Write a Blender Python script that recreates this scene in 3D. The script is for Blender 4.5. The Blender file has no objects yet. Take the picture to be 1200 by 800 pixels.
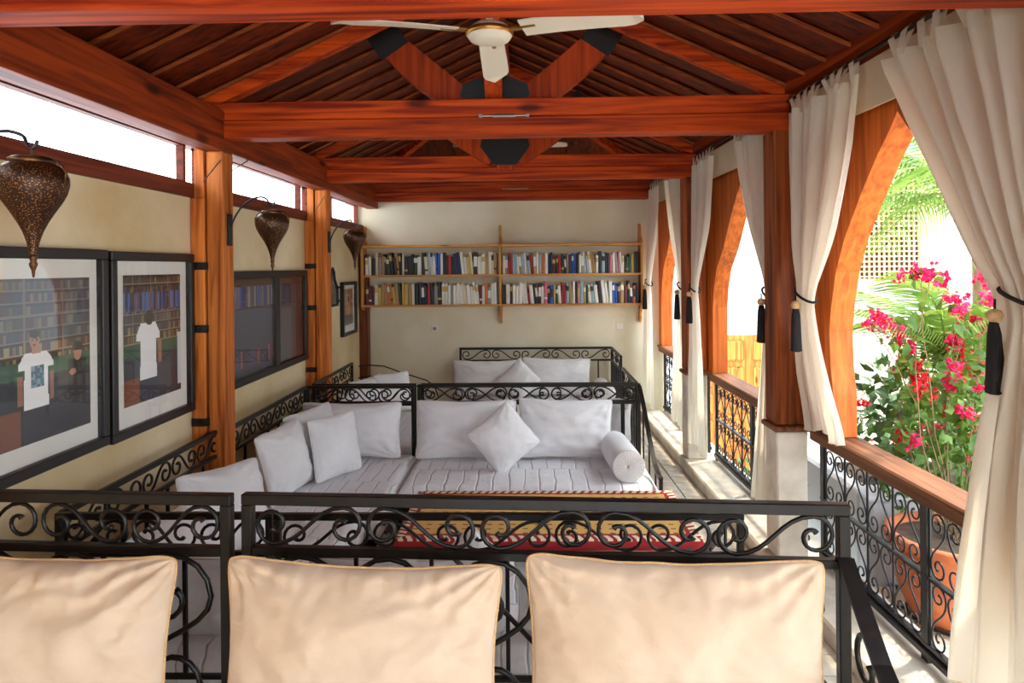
import bpy, bmesh, math, random
from mathutils import Vector, Matrix, noise
random.seed(7)
PI = math.pi
sc = bpy.context.scene
C = sc.collection

# ------------------------------------------------------------------ camera, world, sun, exposure
YAW, ROLL = .025, .010
F = Vector((-math.sin(YAW), math.cos(YAW), 0)); R0 = Vector((math.cos(YAW), math.sin(YAW), 0)); U0 = Vector((0, 0, 1))
RT = R0*math.cos(ROLL) - U0*math.sin(ROLL); UP = U0*math.cos(ROLL) + R0*math.sin(ROLL)
cd = bpy.data.cameras.new('camera'); cam = bpy.data.objects.new('camera', cd); C.objects.link(cam)
cd.sensor_width = 36; cd.lens = 24; cd.shift_y = -88/1200; cd.clip_start = .05; cd.clip_end = 200
M = Matrix.Identity(4)
for i in range(3):
    M[i][0] = RT[i]; M[i][1] = UP[i]; M[i][2] = -F[i]
M[2][3] = 1.8
cam.matrix_world = M
sc.camera = cam
w = bpy.data.worlds.new('sky'); sc.world = w; w.use_nodes = True
wn = w.node_tree; bg = wn.nodes['Background']
bg.inputs[0].default_value = (.84, .93, 1, 1); bg.inputs[1].default_value = 5.0
sd = bpy.data.lights.new('sun', 'SUN'); sun = bpy.data.objects.new('sun', sd); C.objects.link(sun)
sd.energy = 4.0; sd.angle = math.radians(4); sd.color = (1, .86, .66)
sdir = Vector((.52, .28, 1.0)).normalized()     # towards the sun
sun.rotation_euler = sdir.to_track_quat('Z', 'Y').to_euler(); sun.location = (8, -8, 14)
sc.view_settings.view_transform = 'Standard'; sc.view_settings.look = 'None'
sc.view_settings.exposure = .75; sc.view_settings.gamma = 1; sc.view_settings.use_curve_mapping = False
sc.cycles.max_bounces = 10; sc.cycles.diffuse_bounces = 6; sc.cycles.transparent_max_bounces = 16

# ------------------------------------------------------------------ helpers
class MB:
    def __init__(s): s.v = []; s.f = []; s.m = []
    def add(s, vs, fs, mi=0):
        o = len(s.v); s.v += [tuple(v) for v in vs]; s.f += [[i+o for i in f] for f in fs]; s.m += [mi]*len(fs); return s
    def box(s, x0, x1, y0, y1, z0, z1, mi=0):
        vs = [(x0,y0,z0),(x1,y0,z0),(x1,y1,z0),(x0,y1,z0),(x0,y0,z1),(x1,y0,z1),(x1,y1,z1),(x0,y1,z1)]
        return s.add(vs, [(3,2,1,0),(4,5,6,7),(0,1,5,4),(1,2,6,5),(2,3,7,6),(3,0,4,7)], mi)
    def bbox(s, x0, x1, y0, y1, z0, z1, b=.006, mi=0):    # chamfered box
        bm = bmesh.new(); vs = [bm.verts.new(p) for p in [(x0,y0,z0),(x1,y0,z0),(x1,y1,z0),(x0,y1,z0),(x0,y0,z1),(x1,y0,z1),(x1,y1,z1),(x0,y1,z1)]]
        for f in [(3,2,1,0),(4,5,6,7),(0,1,5,4),(1,2,6,5),(2,3,7,6),(3,0,4,7)]: bm.faces.new([vs[i] for i in f])
        bmesh.ops.bevel(bm, geom=bm.edges[:], offset=b, segments=1, affect='EDGES')
        bm.verts.index_update()
        s.add([v.co[:] for v in bm.verts], [[v.index for v in f.verts] for f in bm.faces], mi); bm.free(); return s
    def tube(s, pts, r, n=6, mi=0, caps=True):
        pts = [Vector(p) for p in pts]; N = len(pts)
        rs = r if isinstance(r, (list, tuple)) else [r]*N
        t = (pts[1]-pts[0]).normalized(); u = t.orthogonal().normalized(); vs = []
        for i, p in enumerate(pts):
            t2 = (pts[min(i+1, N-1)]-pts[max(i-1, 0)])
            t2 = t2.normalized() if t2.length > 1e-9 else t
            u = (u - t2*u.dot(t2)).normalized(); b = t2.cross(u)
            for k in range(n):
                a = 2*PI*k/n; vs.append(p + (u*math.cos(a)+b*math.sin(a))*rs[i])
        fs = [(i*n+k, i*n+(k+1)%n, (i+1)*n+(k+1)%n, (i+1)*n+k) for i in range(N-1) for k in range(n)]
        if caps: fs += [tuple(range(n-1, -1, -1)), tuple((N-1)*n+k for k in range(n))]
        return s.add(vs, fs, mi)
    def bar(s, p, q, wd, th, up=(0, 0, 1), mi=0):           # square bar between two points
        p, q = Vector(p), Vector(q); t = (q-p).normalized(); a = Vector(up); a = (a-t*a.dot(t)).normalized(); b = t.cross(a)
        vs = [e + b*(sx*wd/2) + a*(sz*th/2) for e in (p, q) for sx, sz in ((-1,-1),(1,-1),(1,1),(-1,1))]
        return s.add(vs, [(3,2,1,0),(4,5,6,7),(0,1,5,4),(1,2,6,5),(2,3,7,6),(3,0,4,7)], mi)
    def lathe(s, prof, n=24, c=(0, 0, 0), mi=0):
        vs = [(c[0]+r*math.cos(2*PI*k/n), c[1]+r*math.sin(2*PI*k/n), c[2]+z) for r, z in prof for k in range(n)]
        return s.add(vs, [(i*n+k, i*n+(k+1)%n, (i+1)*n+(k+1)%n, (i+1)*n+k) for i in range(len(prof)-1) for k in range(n)], mi)
    def prism(s, poly, ax, d0, d1, mi=0):                    # polygon in 2-D extruded along axis
        def P(a, b, d): return {'X': (d, a, b), 'Y': (a, d, b), 'Z': (a, b, d)}[ax]
        n = len(poly); vs = [P(a, b, d0) for a, b in poly] + [P(a, b, d1) for a, b in poly]
        return s.add(vs, [tuple(range(n)), tuple(range(2*n-1, n-1, -1))] + [(i, i+n, (i+1)%n+n, (i+1)%n) for i in range(n)], mi)
    def xf(s, m): s.v = [tuple(m @ Vector(v)) for v in s.v]; return s
    def mesh(s, name, mats, smooth=False, off=(0, 0, 0)):
        me = bpy.data.meshes.new(name)
        me.from_pydata([(v[0]-off[0], v[1]-off[1], v[2]-off[2]) for v in s.v], [], s.f)
        for m in (mats if isinstance(mats, (list, tuple)) else [mats]): me.materials.append(m)
        for p, mi in zip(me.polygons, s.m): p.material_index = mi; p.use_smooth = smooth
        bm = bmesh.new(); bm.from_mesh(me); bmesh.ops.recalc_face_normals(bm, faces=bm.faces[:]); bm.to_mesh(me); bm.free()
        return me

def link(name, data, parent=None, loc=(0, 0, 0), rot=(0, 0, 0), label=None, cat=None, group=None, kind=None):
    o = bpy.data.objects.new(name, data); C.objects.link(o); o.location = loc; o.rotation_euler = rot
    if parent: o.parent = parent
    if label: o['label'] = label
    if cat: o['category'] = cat
    if group: o['group'] = group
    if kind: o['kind'] = kind
    return o
def thing(name, label, cat, loc=(0, 0, 0), rz=0, group=None):
    return link(name, None, None, loc, (0, 0, rz), label, cat, group)
def part(name, mb, mat, parent, smooth=False, world=False, **k):
    off = parent.location if world else (0, 0, 0)
    return link(name, mb.mesh(name, mat, smooth, off), parent, **k)
def solo(name, mb, mat, label, cat, base=(0, 0, 0), smooth=False, **k):
    return link(name, mb.mesh(name, mat, smooth, base), None, base, label=label, cat=cat, **k)
def struct(name, mb, mat, parent=None, smooth=False, **k):
    return link(name, mb.mesh(name, mat, smooth), parent, kind=None if parent else 'structure', **k)
def dup(o, parent=None):
    c = o.copy(); C.objects.link(c); c.parent = parent
    for ch in o.children: dup(ch, c)
    return c
ARC = Matrix.Translation((1.40, 4, 0)) @ Matrix.Rotation(.0226, 4, 'Z') @ Matrix.Translation((-1.40, -4, 0))
def arc(o):                                    # the arcade stands at a slight angle to the room
    m = ARC @ Matrix.LocRotScale(o.location, o.rotation_euler, o.scale)
    o.matrix_world = m; return o

# ------------------------------------------------------------------ materials
def lin(c): return tuple((x/255/12.92 if x <= 10 else ((x/255+.055)/1.055)**2.4) for x in c) + (1,)
MT = {}
def nmat(name):
    m = bpy.data.materials.new(name); m.use_nodes = True; MT[name] = m
    return m, m.node_tree.nodes, m.node_tree.links, m.node_tree.nodes['Principled BSDF']
def noisy(name, c1, c2, scale=(8, 8, 8), rough=.6, bump=.1, detail=5, metal=0, coord='Object', spec=.5, fine=0, sheen=0, lo=.35, hi=.65):
    m, N, L, B = nmat(name)
    tc = N.new('ShaderNodeTexCoord'); mp = N.new('ShaderNodeMapping'); mp.inputs['Scale'].default_value = scale
    nz = N.new('ShaderNodeTexNoise'); nz.inputs['Scale'].default_value = 1; nz.inputs['Detail'].default_value = detail
    cr = N.new('ShaderNodeValToRGB'); cr.color_ramp.elements[0].color = lin(c1); cr.color_ramp.elements[1].color = lin(c2)
    cr.color_ramp.elements[0].position = lo; cr.color_ramp.elements[1].position = hi
    L.new(tc.outputs[coord], mp.inputs[0]); L.new(mp.outputs[0], nz.inputs[0]); L.new(nz.outputs[0], cr.inputs[0]); L.new(cr.outputs[0], B.inputs['Base Color'])
    B.inputs['Roughness'].default_value = rough; B.inputs['Metallic'].default_value = metal; B.inputs['Specular IOR Level'].default_value = spec
    if sheen: B.inputs['Sheen Weight'].default_value = sheen
    if bump:
        bp = N.new('ShaderNodeBump'); bp.inputs['Strength'].default_value = bump; bp.inputs['Distance'].default_value = .01
        src = nz
        if fine:
            src = N.new('ShaderNodeTexNoise'); src.inputs['Scale'].default_value = fine; src.inputs['Detail'].default_value = 4; L.new(tc.outputs[coord], src.inputs[0])
        L.new(src.outputs[0], bp.inputs['Height']); L.new(bp.outputs[0], B.inputs['Normal'])
    return m
def wood(name, c1, c2, axis='X', rough=.45, knots=True):
    m, N, L, B = nmat(name)
    tc = N.new('ShaderNodeTexCoord'); oi = N.new('ShaderNodeObjectInfo'); ad = N.new('ShaderNodeVectorMath'); ad.operation = 'ADD'
    mu = N.new('ShaderNodeMath'); mu.operation = 'MULTIPLY'; mu.inputs[1].default_value = 37
    L.new(oi.outputs['Random'], mu.inputs[0]); L.new(tc.outputs['Object'], ad.inputs[0]); L.new(mu.outputs[0], ad.inputs[1])
    mp = N.new('ShaderNodeMapping'); s = [26, 26, 26]; s['XYZ'.index(axis)] = 1.3; mp.inputs['Scale'].default_value = s
    nz = N.new('ShaderNodeTexNoise'); nz.inputs['Scale'].default_value = 1; nz.inputs['Detail'].default_value = 6; nz.inputs['Distortion'].default_value = .6
    cr = N.new('ShaderNodeValToRGB'); cr.color_ramp.elements[0].color = lin(c1); cr.color_ramp.elements[1].color = lin(c2)
    cr.color_ramp.elements[0].position = .33; cr.color_ramp.elements[1].position = .62
    L.new(ad.outputs[0], mp.inputs[0]); L.new(mp.outputs[0], nz.inputs[0]); L.new(nz.outputs[0], cr.inputs[0])
    out = cr.outputs[0]
    if knots:
        m2 = N.new('ShaderNodeMapping'); s2 = [9, 9, 9]; s2['XYZ'.index(axis)] = 3.2; m2.inputs['Scale'].default_value = s2
        vo = N.new('ShaderNodeTexVoronoi'); vo.inputs['Scale'].default_value = .55
        k = N.new('ShaderNodeValToRGB'); k.color_ramp.elements[0].color = (.12, .08, .06, 1); k.color_ramp.elements[1].color = (1, 1, 1, 1)
        k.color_ramp.elements[0].position = .07; k.color_ramp.elements[1].position = .17
        mx = N.new('ShaderNodeMix'); mx.data_type = 'RGBA'; mx.blend_type = 'MULTIPLY'; mx.inputs['Factor'].default_value = .85
        L.new(ad.outputs[0], m2.inputs[0]); L.new(m2.outputs[0], vo.inputs[0]); L.new(vo.outputs[0], k.inputs[0])
        L.new(out, mx.inputs[6]); L.new(k.outputs[0], mx.inputs[7]); out = mx.outputs[2]
    hs = N.new('ShaderNodeHueSaturation'); mr = N.new('ShaderNodeMapRange'); mr.inputs[3].default_value = .78; mr.inputs[4].default_value = 1.15
    L.new(oi.outputs['Random'], mr.inputs[0]); L.new(mr.outputs[0], hs.inputs['Value']); L.new(out, hs.inputs['Color']); L.new(hs.outputs[0], B.inputs['Base Color'])
    B.inputs['Roughness'].default_value = rough+.1; B.inputs['Specular IOR Level'].default_value = .22
    bp = N.new('ShaderNodeBump'); bp.inputs['Strength'].default_value = .25; bp.inputs['Distance'].default_value = .01; L.new(nz.outputs[0], bp.inputs['Height']); L.new(bp.outputs[0], B.inputs['Normal'])
    return m
def flat(name, c, rough=.6, metal=0, em=0):
    m, N, L, B = nmat(name); B.inputs['Base Color'].default_value = lin(c); B.inputs['Roughness'].default_value = rough; B.inputs['Metallic'].default_value = metal
    return m
WX = wood('beam_wood_x', (120, 26, 3), (204, 76, 14), 'X'); WY = wood('beam_wood_y', (92, 30, 8), (164, 64, 20), 'Y')
WZ = wood('post_wood', (150, 72, 24), (224, 130, 56), 'Z'); WZD = wood('dark_post_wood', (92, 40, 15), (166, 84, 34), 'Z'); WR = wood('shaded_roof_wood', (52, 15, 4), (112, 38, 11), 'X'); WRY = wood('shaded_hip_wood', (58, 20, 6), (108, 42, 14), 'Y')  # roof and hip boards: same wood as the beams, under-roof shade in the colour
WS = wood('shelf_wood', (186, 120, 58), (226, 166, 92), 'X', .5); WSZ = wood('shelf_side_wood', (186, 120, 58), (222, 160, 88), 'Z', .5)
WRED = wood('sill_wood', (78, 32, 20), (118, 54, 36), 'Y', .5, False); WCAP = wood('cap_wood', (92, 54, 34), (142, 94, 64), 'Y', .5, False)
WARCH = wood('arch_wood', (160, 76, 26), (208, 108, 42), 'Z', .45, False); WPALE = wood('pale_wood', (206, 160, 112), (236, 200, 158), 'Z', .6, False)
WDOOR = wood('door_wood', (150, 82, 34), (206, 128, 60), 'Z', .5)
PLASTER = noisy('cream_plaster', (206, 180, 132), (232, 216, 180), (1.3, 1.3, 1.3), .85, .25, fine=34)
PLASTB = noisy('pale_plaster', (214, 202, 172), (232, 224, 202), (1.2, 1.2, 1.2), .85, .2, fine=34)
WHITEW = noisy('white_wall_paint', (180, 183, 188), (192, 195, 198), (.6, .6, .6), .9, .05)
STONE = noisy('curb_stone', (206, 194, 174), (232, 224, 210), (7, 7, 7), .6, .12)
TILE = noisy('floor_tile', (196, 184, 166), (222, 212, 196), (9, 9, 9), .35, .05); GROUT = noisy('grout', (140, 128, 112), (160, 148, 130), (30, 30, 30), .9, .1)
TILEO = noisy('terrace_tile', (214, 190, 160), (232, 212, 186), (9, 9, 9), .45, .05); BLUE = flat('blue_tile', (36, 52, 108), .3)
IRON = noisy('black_iron', (9, 7, 7), (22, 16, 14), (30, 30, 30), .38, .12, spec=.4); IRONB = noisy('blue_black_iron', (9, 12, 18), (22, 27, 36), (30, 30, 30), .42, .1, spec=.4)
STEEL = flat('black_steel', (16, 15, 16), .5); ZINC = flat('zinc', (150, 140, 128), .4, .8)
WFAB = noisy('white_cotton', (224, 224, 226), (238, 238, 240), (3, 3, 3), .9, .12, fine=60, sheen=.15)
CFAB = noisy('cream_cotton', (204, 176, 148), (216, 192, 166), (3, 3, 3), .85, .14, fine=70, sheen=.2); CPIP = noisy('cream_piping', (196, 154, 106), (212, 174, 126), (200, 200, 200), .8, .3)
WPIP = noisy('white_piping', (206, 200, 192), (226, 222, 214), (200, 200, 200), .8, .2)
FANW = flat('fan_enamel', (232, 226, 210), .35); GOLD = flat('brass_ring', (180, 130, 60), .3, .9)
TERRA = noisy('terracotta', (160, 80, 44), (198, 116, 72), (5, 5, 5), .8, .15)
BLACKF = flat('black_frame_paint', (20, 19, 20), .4); MATB = noisy('mat_board', (222, 220, 210), (232, 230, 222), (2, 2, 2), .9, 0)
BLACKT = noisy('black_thread', (14, 12, 14), (34, 28, 30), (200, 200, 20), .9, .3); OUTL = flat('outlet_plastic', (232, 228, 216), .5); DARK = flat('dark_hole', (120, 116, 108), .8)
LEAF = noisy('leaf_green', (44, 84, 26), (112, 146, 50), (6, 6, 6), .5, 0, lo=.3, hi=.7); PALM = noisy('palm_green', (70, 112, 40), (142, 172, 76), (5, 5, 5), .5, 0, lo=.3, hi=.7)
STEM = noisy('stem_brown', (92, 74, 48), (130, 108, 76), (20, 20, 4), .8, .2); SHRUB = noisy('shrub_green', (44, 82, 44), (104, 138, 78), (3, 3, 3), .6, 0)
MAG = noisy('bougainvillea_magenta', (206, 14, 84), (244, 50, 120), (14, 14, 14), .6, 0); REDF = noisy('bougainvillea_red', (196, 14, 34), (236, 40, 60), (14, 14, 14), .6, 0)
SOIL = noisy('soil', (50, 38, 28), (80, 62, 46), (20, 20, 20), .95, .3); GREYP = noisy('grey_stone', (150, 146, 140), (196, 190, 182), (8, 8, 8), .8, .2)
BRICKM = noisy('pale_brick', (214, 192, 170), (236, 222, 206), (5, 5, 5), .9, .15)
for m_, tw in ((LEAF, .35), (PALM, .35), (MAG, .3), (REDF, .3)):       # thin leaves let light through
    N = m_.node_tree.nodes; L = m_.node_tree.links; B = N['Principled BSDF']; T = N.new('ShaderNodeBsdfTranslucent'); X = N.new('ShaderNodeMixShader'); X.inputs[0].default_value = tw
    L.new(B.inputs['Base Color'].links[0].from_socket, T.inputs[0]); L.new(B.outputs[0], X.inputs[1]); L.new(T.outputs[0], X.inputs[2]); L.new(X.outputs[0], N['Material Output'].inputs[0])
def cloth_mat(name, c1, c2, tr):
    m = noisy(name, c1, c2, (2, 2, 2), .9, .2, fine=90); N = m.node_tree.nodes; L = m.node_tree.links; B = N['Principled BSDF']
    T = N.new('ShaderNodeBsdfTranslucent'); T.inputs[0].default_value = lin(c2); X = N.new('ShaderNodeMixShader'); X.inputs[0].default_value = tr
    L.new(B.outputs[0], X.inputs[1]); L.new(T.outputs[0], X.inputs[2]); L.new(X.outputs[0], N['Material Output'].inputs[0]); return m
CURT = cloth_mat('curtain_cloth', (240, 231, 214), (247, 240, 226), .5)
VAL = cloth_mat('valance_cloth', (206, 182, 150), (222, 200, 170), .12)
def glass(name, gl, tint=(1, 1, 1, 1), rough=.02):
    m, N, L, B = nmat(name); T = N.new('ShaderNodeBsdfTransparent'); T.inputs[0].default_value = tint; G = N.new('ShaderNodeBsdfGlossy'); G.inputs['Roughness'].default_value = rough
    X = N.new('ShaderNodeMixShader'); fr = N.new('ShaderNodeFresnel'); fr.inputs[0].default_value = 1.5; mm = N.new('ShaderNodeMath'); mm.operation = 'MULTIPLY'; mm.inputs[1].default_value = gl
    ge = N.new('ShaderNodeNewGeometry'); iv = N.new('ShaderNodeMath'); iv.operation = 'SUBTRACT'; iv.inputs[0].default_value = 1; L.new(ge.outputs['Backfacing'], iv.inputs[1]); m3 = N.new('ShaderNodeMath'); m3.operation = 'MULTIPLY'; L.new(fr.outputs[0], mm.inputs[0]); L.new(mm.outputs[0], m3.inputs[0]); L.new(iv.outputs[0], m3.inputs[1]); L.new(m3.outputs[0], X.inputs[0]); L.new(T.outputs[0], X.inputs[1]); L.new(G.outputs[0], X.inputs[2]); L.new(X.outputs[0], N['Material Output'].inputs[0]); return m
GLASS = glass('clear_glass', .5); PGLASS = glass('picture_glass', .8)
# perforated brass: holes are small dark and bright dots
m, N, L, B = nmat('pierced_brass'); PBR = m
tc = N.new('ShaderNodeTexCoord'); vo = N.new('ShaderNodeTexVoronoi'); vo.inputs['Scale'].default_value = 170; cr = N.new('ShaderNodeValToRGB')
cr.color_ramp.elements[0].position = .28; cr.color_ramp.elements[0].color = lin((150, 104, 58)); cr.color_ramp.elements[1].position = .33; cr.color_ramp.elements[1].color = lin((54, 30, 16))
L.new(tc.outputs['Object'], vo.inputs[0]); L.new(vo.outputs[0], cr.inputs[0]); L.new(cr.outputs[0], B.inputs['Base Color']); B.inputs['Metallic'].default_value = .6; B.inputs['Roughness'].default_value = .38
bp = N.new('ShaderNodeBump'); bp.inputs['Strength'].default_value = .5; L.new(vo.outputs[0], bp.inputs['Height']); L.new(bp.outputs[0], B.inputs['Normal'])
BRASS = noisy('dark_brass', (60, 36, 20), (120, 78, 42), (20, 20, 20), .35, .1, metal=.7)
# quilted white cover
m, N, L, B = nmat('quilted_cotton'); QUILT = m
B.inputs['Base Color'].default_value = lin((232, 232, 235)); B.inputs['Roughness'].default_value = .9
tc = N.new('ShaderNodeTexCoord'); nz = N.new('ShaderNodeTexNoise'); nz.inputs['Scale'].default_value = 6; nz.inputs['Detail'].default_value = 3; L.new(tc.outputs['Object'], nz.inputs[0])
va = N.new('ShaderNodeVectorMath'); va.operation = 'MULTIPLY_ADD'; va.inputs[1].default_value = (.06, .06, 0); L.new(nz.outputs['Color'], va.inputs[0]); L.new(tc.outputs['Object'], va.inputs[2])
bk = N.new('ShaderNodeTexBrick'); bk.inputs['Scale'].default_value = 1; bk.inputs['Brick Width'].default_value = .11; bk.inputs['Row Height'].default_value = .42; bk.inputs['Mortar Size'].default_value = .009; bk.inputs['Mortar Smooth'].default_value = 1; bk.offset = .5
bk.inputs['Color1'].default_value = (1, 1, 1, 1); bk.inputs['Color2'].default_value = (1, 1, 1, 1); bk.inputs['Mortar'].default_value = (0, 0, 0, 1); L.new(va.outputs[0], bk.inputs[0])
n2 = N.new('ShaderNodeTexNoise'); n2.inputs['Scale'].default_value = 26; n2.inputs['Detail'].default_value = 4; L.new(tc.outputs['Object'], n2.inputs[0])
ma = N.new('ShaderNodeMath'); ma.operation = 'MULTIPLY_ADD'; ma.inputs[1].default_value = .5; L.new(n2.outputs[0], ma.inputs[0]); L.new(bk.outputs['Color'], ma.inputs[2])
bp = N.new('ShaderNodeBump'); bp.inputs['Strength'].default_value = .6; bp.inputs['Distance'].default_value = .02; L.new(ma.outputs[0], bp.inputs['Height']); L.new(bp.outputs[0], B.inputs['Normal'])
# colour attribute print
m, N, L, B = nmat('photo_print'); PRINT = m
at = N.new('ShaderNodeAttribute'); at.attribute_name = 'Col'; L.new(at.outputs['Color'], B.inputs['Base Color']); B.inputs['Roughness'].default_value = .35
# kilim
m, N, L, B = nmat('kilim'); RUG = m
def mth(op, a, b=None, c=None):
    n = N.new('ShaderNodeMath'); n.operation = op
    for i, x in enumerate((a, b, c)):
        if x is None: continue
        if isinstance(x, (int, float)): n.inputs[i].default_value = x
        else: L.new(x, n.inputs[i])
    return n.outputs[0]
def mixc(f, a, b):
    n = N.new('ShaderNodeMix'); n.data_type = 'RGBA'; L.new(f, n.inputs[0])
    for i, x in ((6, a), (7, b)):
        if isinstance(x, tuple): n.inputs[i].default_value = x
        else: L.new(x, n.inputs[i])
    return n.outputs[2]
tc = N.new('ShaderNodeTexCoord'); sp = N.new('ShaderNodeSeparateXYZ'); L.new(tc.outputs['Object'], sp.inputs[0])
RW, RD = .83, .41                                                    # half sizes
ax_ = mth('ABSOLUTE', sp.outputs[0]); ay_ = mth('ABSOLUTE', sp.outputs[1])
ex = mth('SUBTRACT', RW, ax_); ey = mth('SUBTRACT', RD, ay_); e = mth('MINIMUM', ex, ey)
bord = mth('LESS_THAN', e, .095)
# cream blocks inside the red border
in_b = mth('MULTIPLY', mth('GREATER_THAN', e, .022), mth('LESS_THAN', e, .072))
isx = mth('LESS_THAN', ex, ey); run = mth('ADD', mth('MULTIPLY', isx, sp.outputs[1]), mth('MULTIPLY', mth('SUBTRACT', 1, isx), sp.outputs[0]))
blk = mth('GREATER_THAN', mth('FRACT', mth('ADD', mth('MULTIPLY', run, 20), mth('MULTIPLY', e, 9))), .45)
dx = mth('LESS_THAN', mth('FRACT', mth('MULTIPLY', sp.outputs[0], 15)), .42); dy = mth('LESS_THAN', mth('FRACT', mth('MULTIPLY', sp.outputs[1], 16)), .2)
stag = mth('MULTIPLY', dx, dy)
nz = N.new('ShaderNodeTexNoise'); nz.inputs['Scale'].default_value = 4; L.new(tc.outputs['Object'], nz.inputs[0])
field = mixc(nz.outputs[0], lin((206, 150, 66)), lin((236, 200, 128)))
c1 = mixc(stag, field, lin((110, 52, 38))); cb = mixc(mth('MULTIPLY', in_b, blk), lin((150, 32, 36)), lin((232, 214, 184)))
L.new(mixc(bord, c1, cb), B.inputs['Base Color']); B.inputs['Roughness'].default_value = .95

# ------------------------------------------------------------------ the room
XL, YB, Y0 = -2.0, 8.1, -3.0
struct('floor', MB().box(-2.2, 1.75, Y0, 8.3, -.2, -.012), GROUT)
floor = bpy.data.objects['floor']
# square tiles by the arcade one by one, the rest of the floor as one joined part
def tile_mesh(a, h=.012): return MB().bbox(-a/2, a/2, -a/2, a/2, -h, 0, .003)
tm = tile_mesh(.160, .014).mesh('tile', TILE)
for i in range(3):
    for j in range(36):
        link('tile', tm, floor, (1.385-.083-i*.166-.0226*(j*.166-1.9), 2.1+j*.166, 0))
t_ = MB()
for i in range(18):
    for j in range(66):
        x = .83-i*.166; y = -2.9+j*.166
        if x > -1.95: t_.box(x-.08, x+.08, y-.08, y+.08, -.012, 0)
for i in range(3):
    for j in range(29):
        x = 1.385-.083-i*.166; y = 2.1-.166-j*.166; t_.box(x-.08, x+.08, y-.08, y+.08, -.012, 0)
struct('tile_field', t_, TILE, floor); bpy.data.objects['tile_field']['kind'] = 'stuff'
struct('wall_left', MB().box(-2.2, XL, Y0, 8.3, 0, 2.235), PLASTER)
struct('wall_front_light_block', MB().box(-2.2, -.9, -3.2, -3.0, 0, 2.8).box(.6, 1.8, -3.2, -3.0, 0, 2.8).box(-.9, .6, -3.2, -3.0, 2.05, 2.8), PLASTER)  # unseen wall behind the camera, added to keep light off the foreground pillows
struct('wall_back', MB().box(-2.2, 1.62, YB, 8.3, -.0, 2.78), PLASTB)
struct('trim_1', MB().bbox(-2.12, -1.972, Y0, YB, 2.225, 2.31, .008), WRED)            # red sill on the wall
struct('trim_2', MB().bbox(-2.12, -1.93, Y0, YB, 2.545, 2.62, .006), WRED)             # window head
struct('trim_3', MB().bbox(-1.93, -1.79, Y0, YB, 2.50, 2.735, .008), WY)               # wall plate beam
struct('trim_4', MB().box(-2.2, -1.93, Y0, 8.3, 2.62, 2.80), WY)
def clerestory(n, y0, y1, muls):
    wn_ = struct('window_%d' % n, MB().box(-2.075, -2.03, y0, y1, 2.31, 2.325).box(-2.075, -2.03, y0, y1, 2.53, 2.545).box(-2.075, -2.03, y0, y0+.03, 2.31, 2.545).box(-2.075, -2.03, y1-.03, y1, 2.31, 2.545), WRED)
    for y in muls: struct('mullion', MB().box(-2.075, -2.03, y-.012, y+.012, 2.325, 2.53), WRED, wn_)
    struct('pane', MB().box(-2.056, -2.05, y0+.03, y1-.03, 2.325, 2.53), GLASS, wn_)
for n, (y0, y1, mu) in enumerate([(-2.9, -.05, [-1.5]), (.05, 1.98, []), (2.12, 4.0, []), (4.16, 6.04, []), (6.2, 8.08, [7.0])]): clerestory(n+1, y0, y1, mu)

# posts of the left side: a wall stud strapped to a post, things of their own
lab = {0: 'pine post on the left wall behind the viewer', 2.05: 'pine post on the left wall nearest the camera, left of the first picture',
       4.05: 'orange pine post between the framed portraits and the double picture', 6.1: 'orange pine post between the double picture and the small mirror'}
for y in (0, 2.05, 4.05, 6.1):
    t = thing('wall_post', lab[y], 'post', (-1.86, y, 0), group='posts along the left wall')
    part('post_timber', MB().bbox(-1.906, -1.80, y-.06, y+.075, 0, 2.50, .008), WZ, t, world=True)
    part('wall_stud', MB().bbox(-1.998, -1.915, y-.07, y+.05, 0, 2.225, .006).box(-1.970, -1.915, y-.07, y+.12, 2.225, 2.545), WZ, t, world=True)
    for z in (1.82, 1.45, .9): part('iron_strap', MB().box(-1.99, -1.895, y-.085, y-.06, z-.022, z+.022).bar((-1.94, y-.10, z), (-1.94, y-.08, z), .02, .02), IRON, t, world=True)
part_c = solo('corner_post', MB().bbox(-2.0, -1.90, 7.96, 8.1, 0, 1.95, .008), wood('corner_wood', (70, 34, 18), (120, 62, 34), 'Z'), 'dark brown post in the far left corner below the bookshelf end', 'post', (-1.95, 8.03, 0))

# tie beams
bl = {0: 'orange tie beam above the viewer', 2.05: 'nearest orange tie beam, along the top edge of the picture', 4.05: 'orange tie beam across the room just beyond the white fan, with a turnbuckle',
      6.1: 'orange tie beam under the far fan, in front of the bookshelf wall', 7.98: 'dark red beam lying along the top of the back wall'}
for y in (0, 2.05, 4.05, 6.1, 7.98):
    t = thing('tie_beam', bl[y], 'beam', (0, y, 2.57), group='tie beams of the roof')
    x0, x1 = -1.92, 1.52
    part('lower_timber', MB().bbox(x0, x1, y-.07, y+.07, 2.57, 2.675, .006), WX, t, world=True)
    part('upper_timber', MB().bbox(x0, x1, y-.058, y+.06, 2.676, 2.785, .006), WX, t, world=True)
    if y == 4.05:
        a = part('turnbuckle', MB().tube([(-.27, y-.085, 2.675), (.0, y-.085, 2.675)], .005).tube([(-.2, y-.085, 2.675), (-.07, y-.085, 2.675)], .012, 8).box(-.285, -.265, y-.09, y-.06, 2.665, 2.685).box(-.01, .01, y-.09, y-.06, 2.665, 2.685), ZINC, t, world=True)
    if y == 7.98:
        part('turnbuckle', MB().tube([(-.3, y-.08, 2.7), (.0, y-.08, 2.7)], .006), ZINC, t, world=True)

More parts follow.
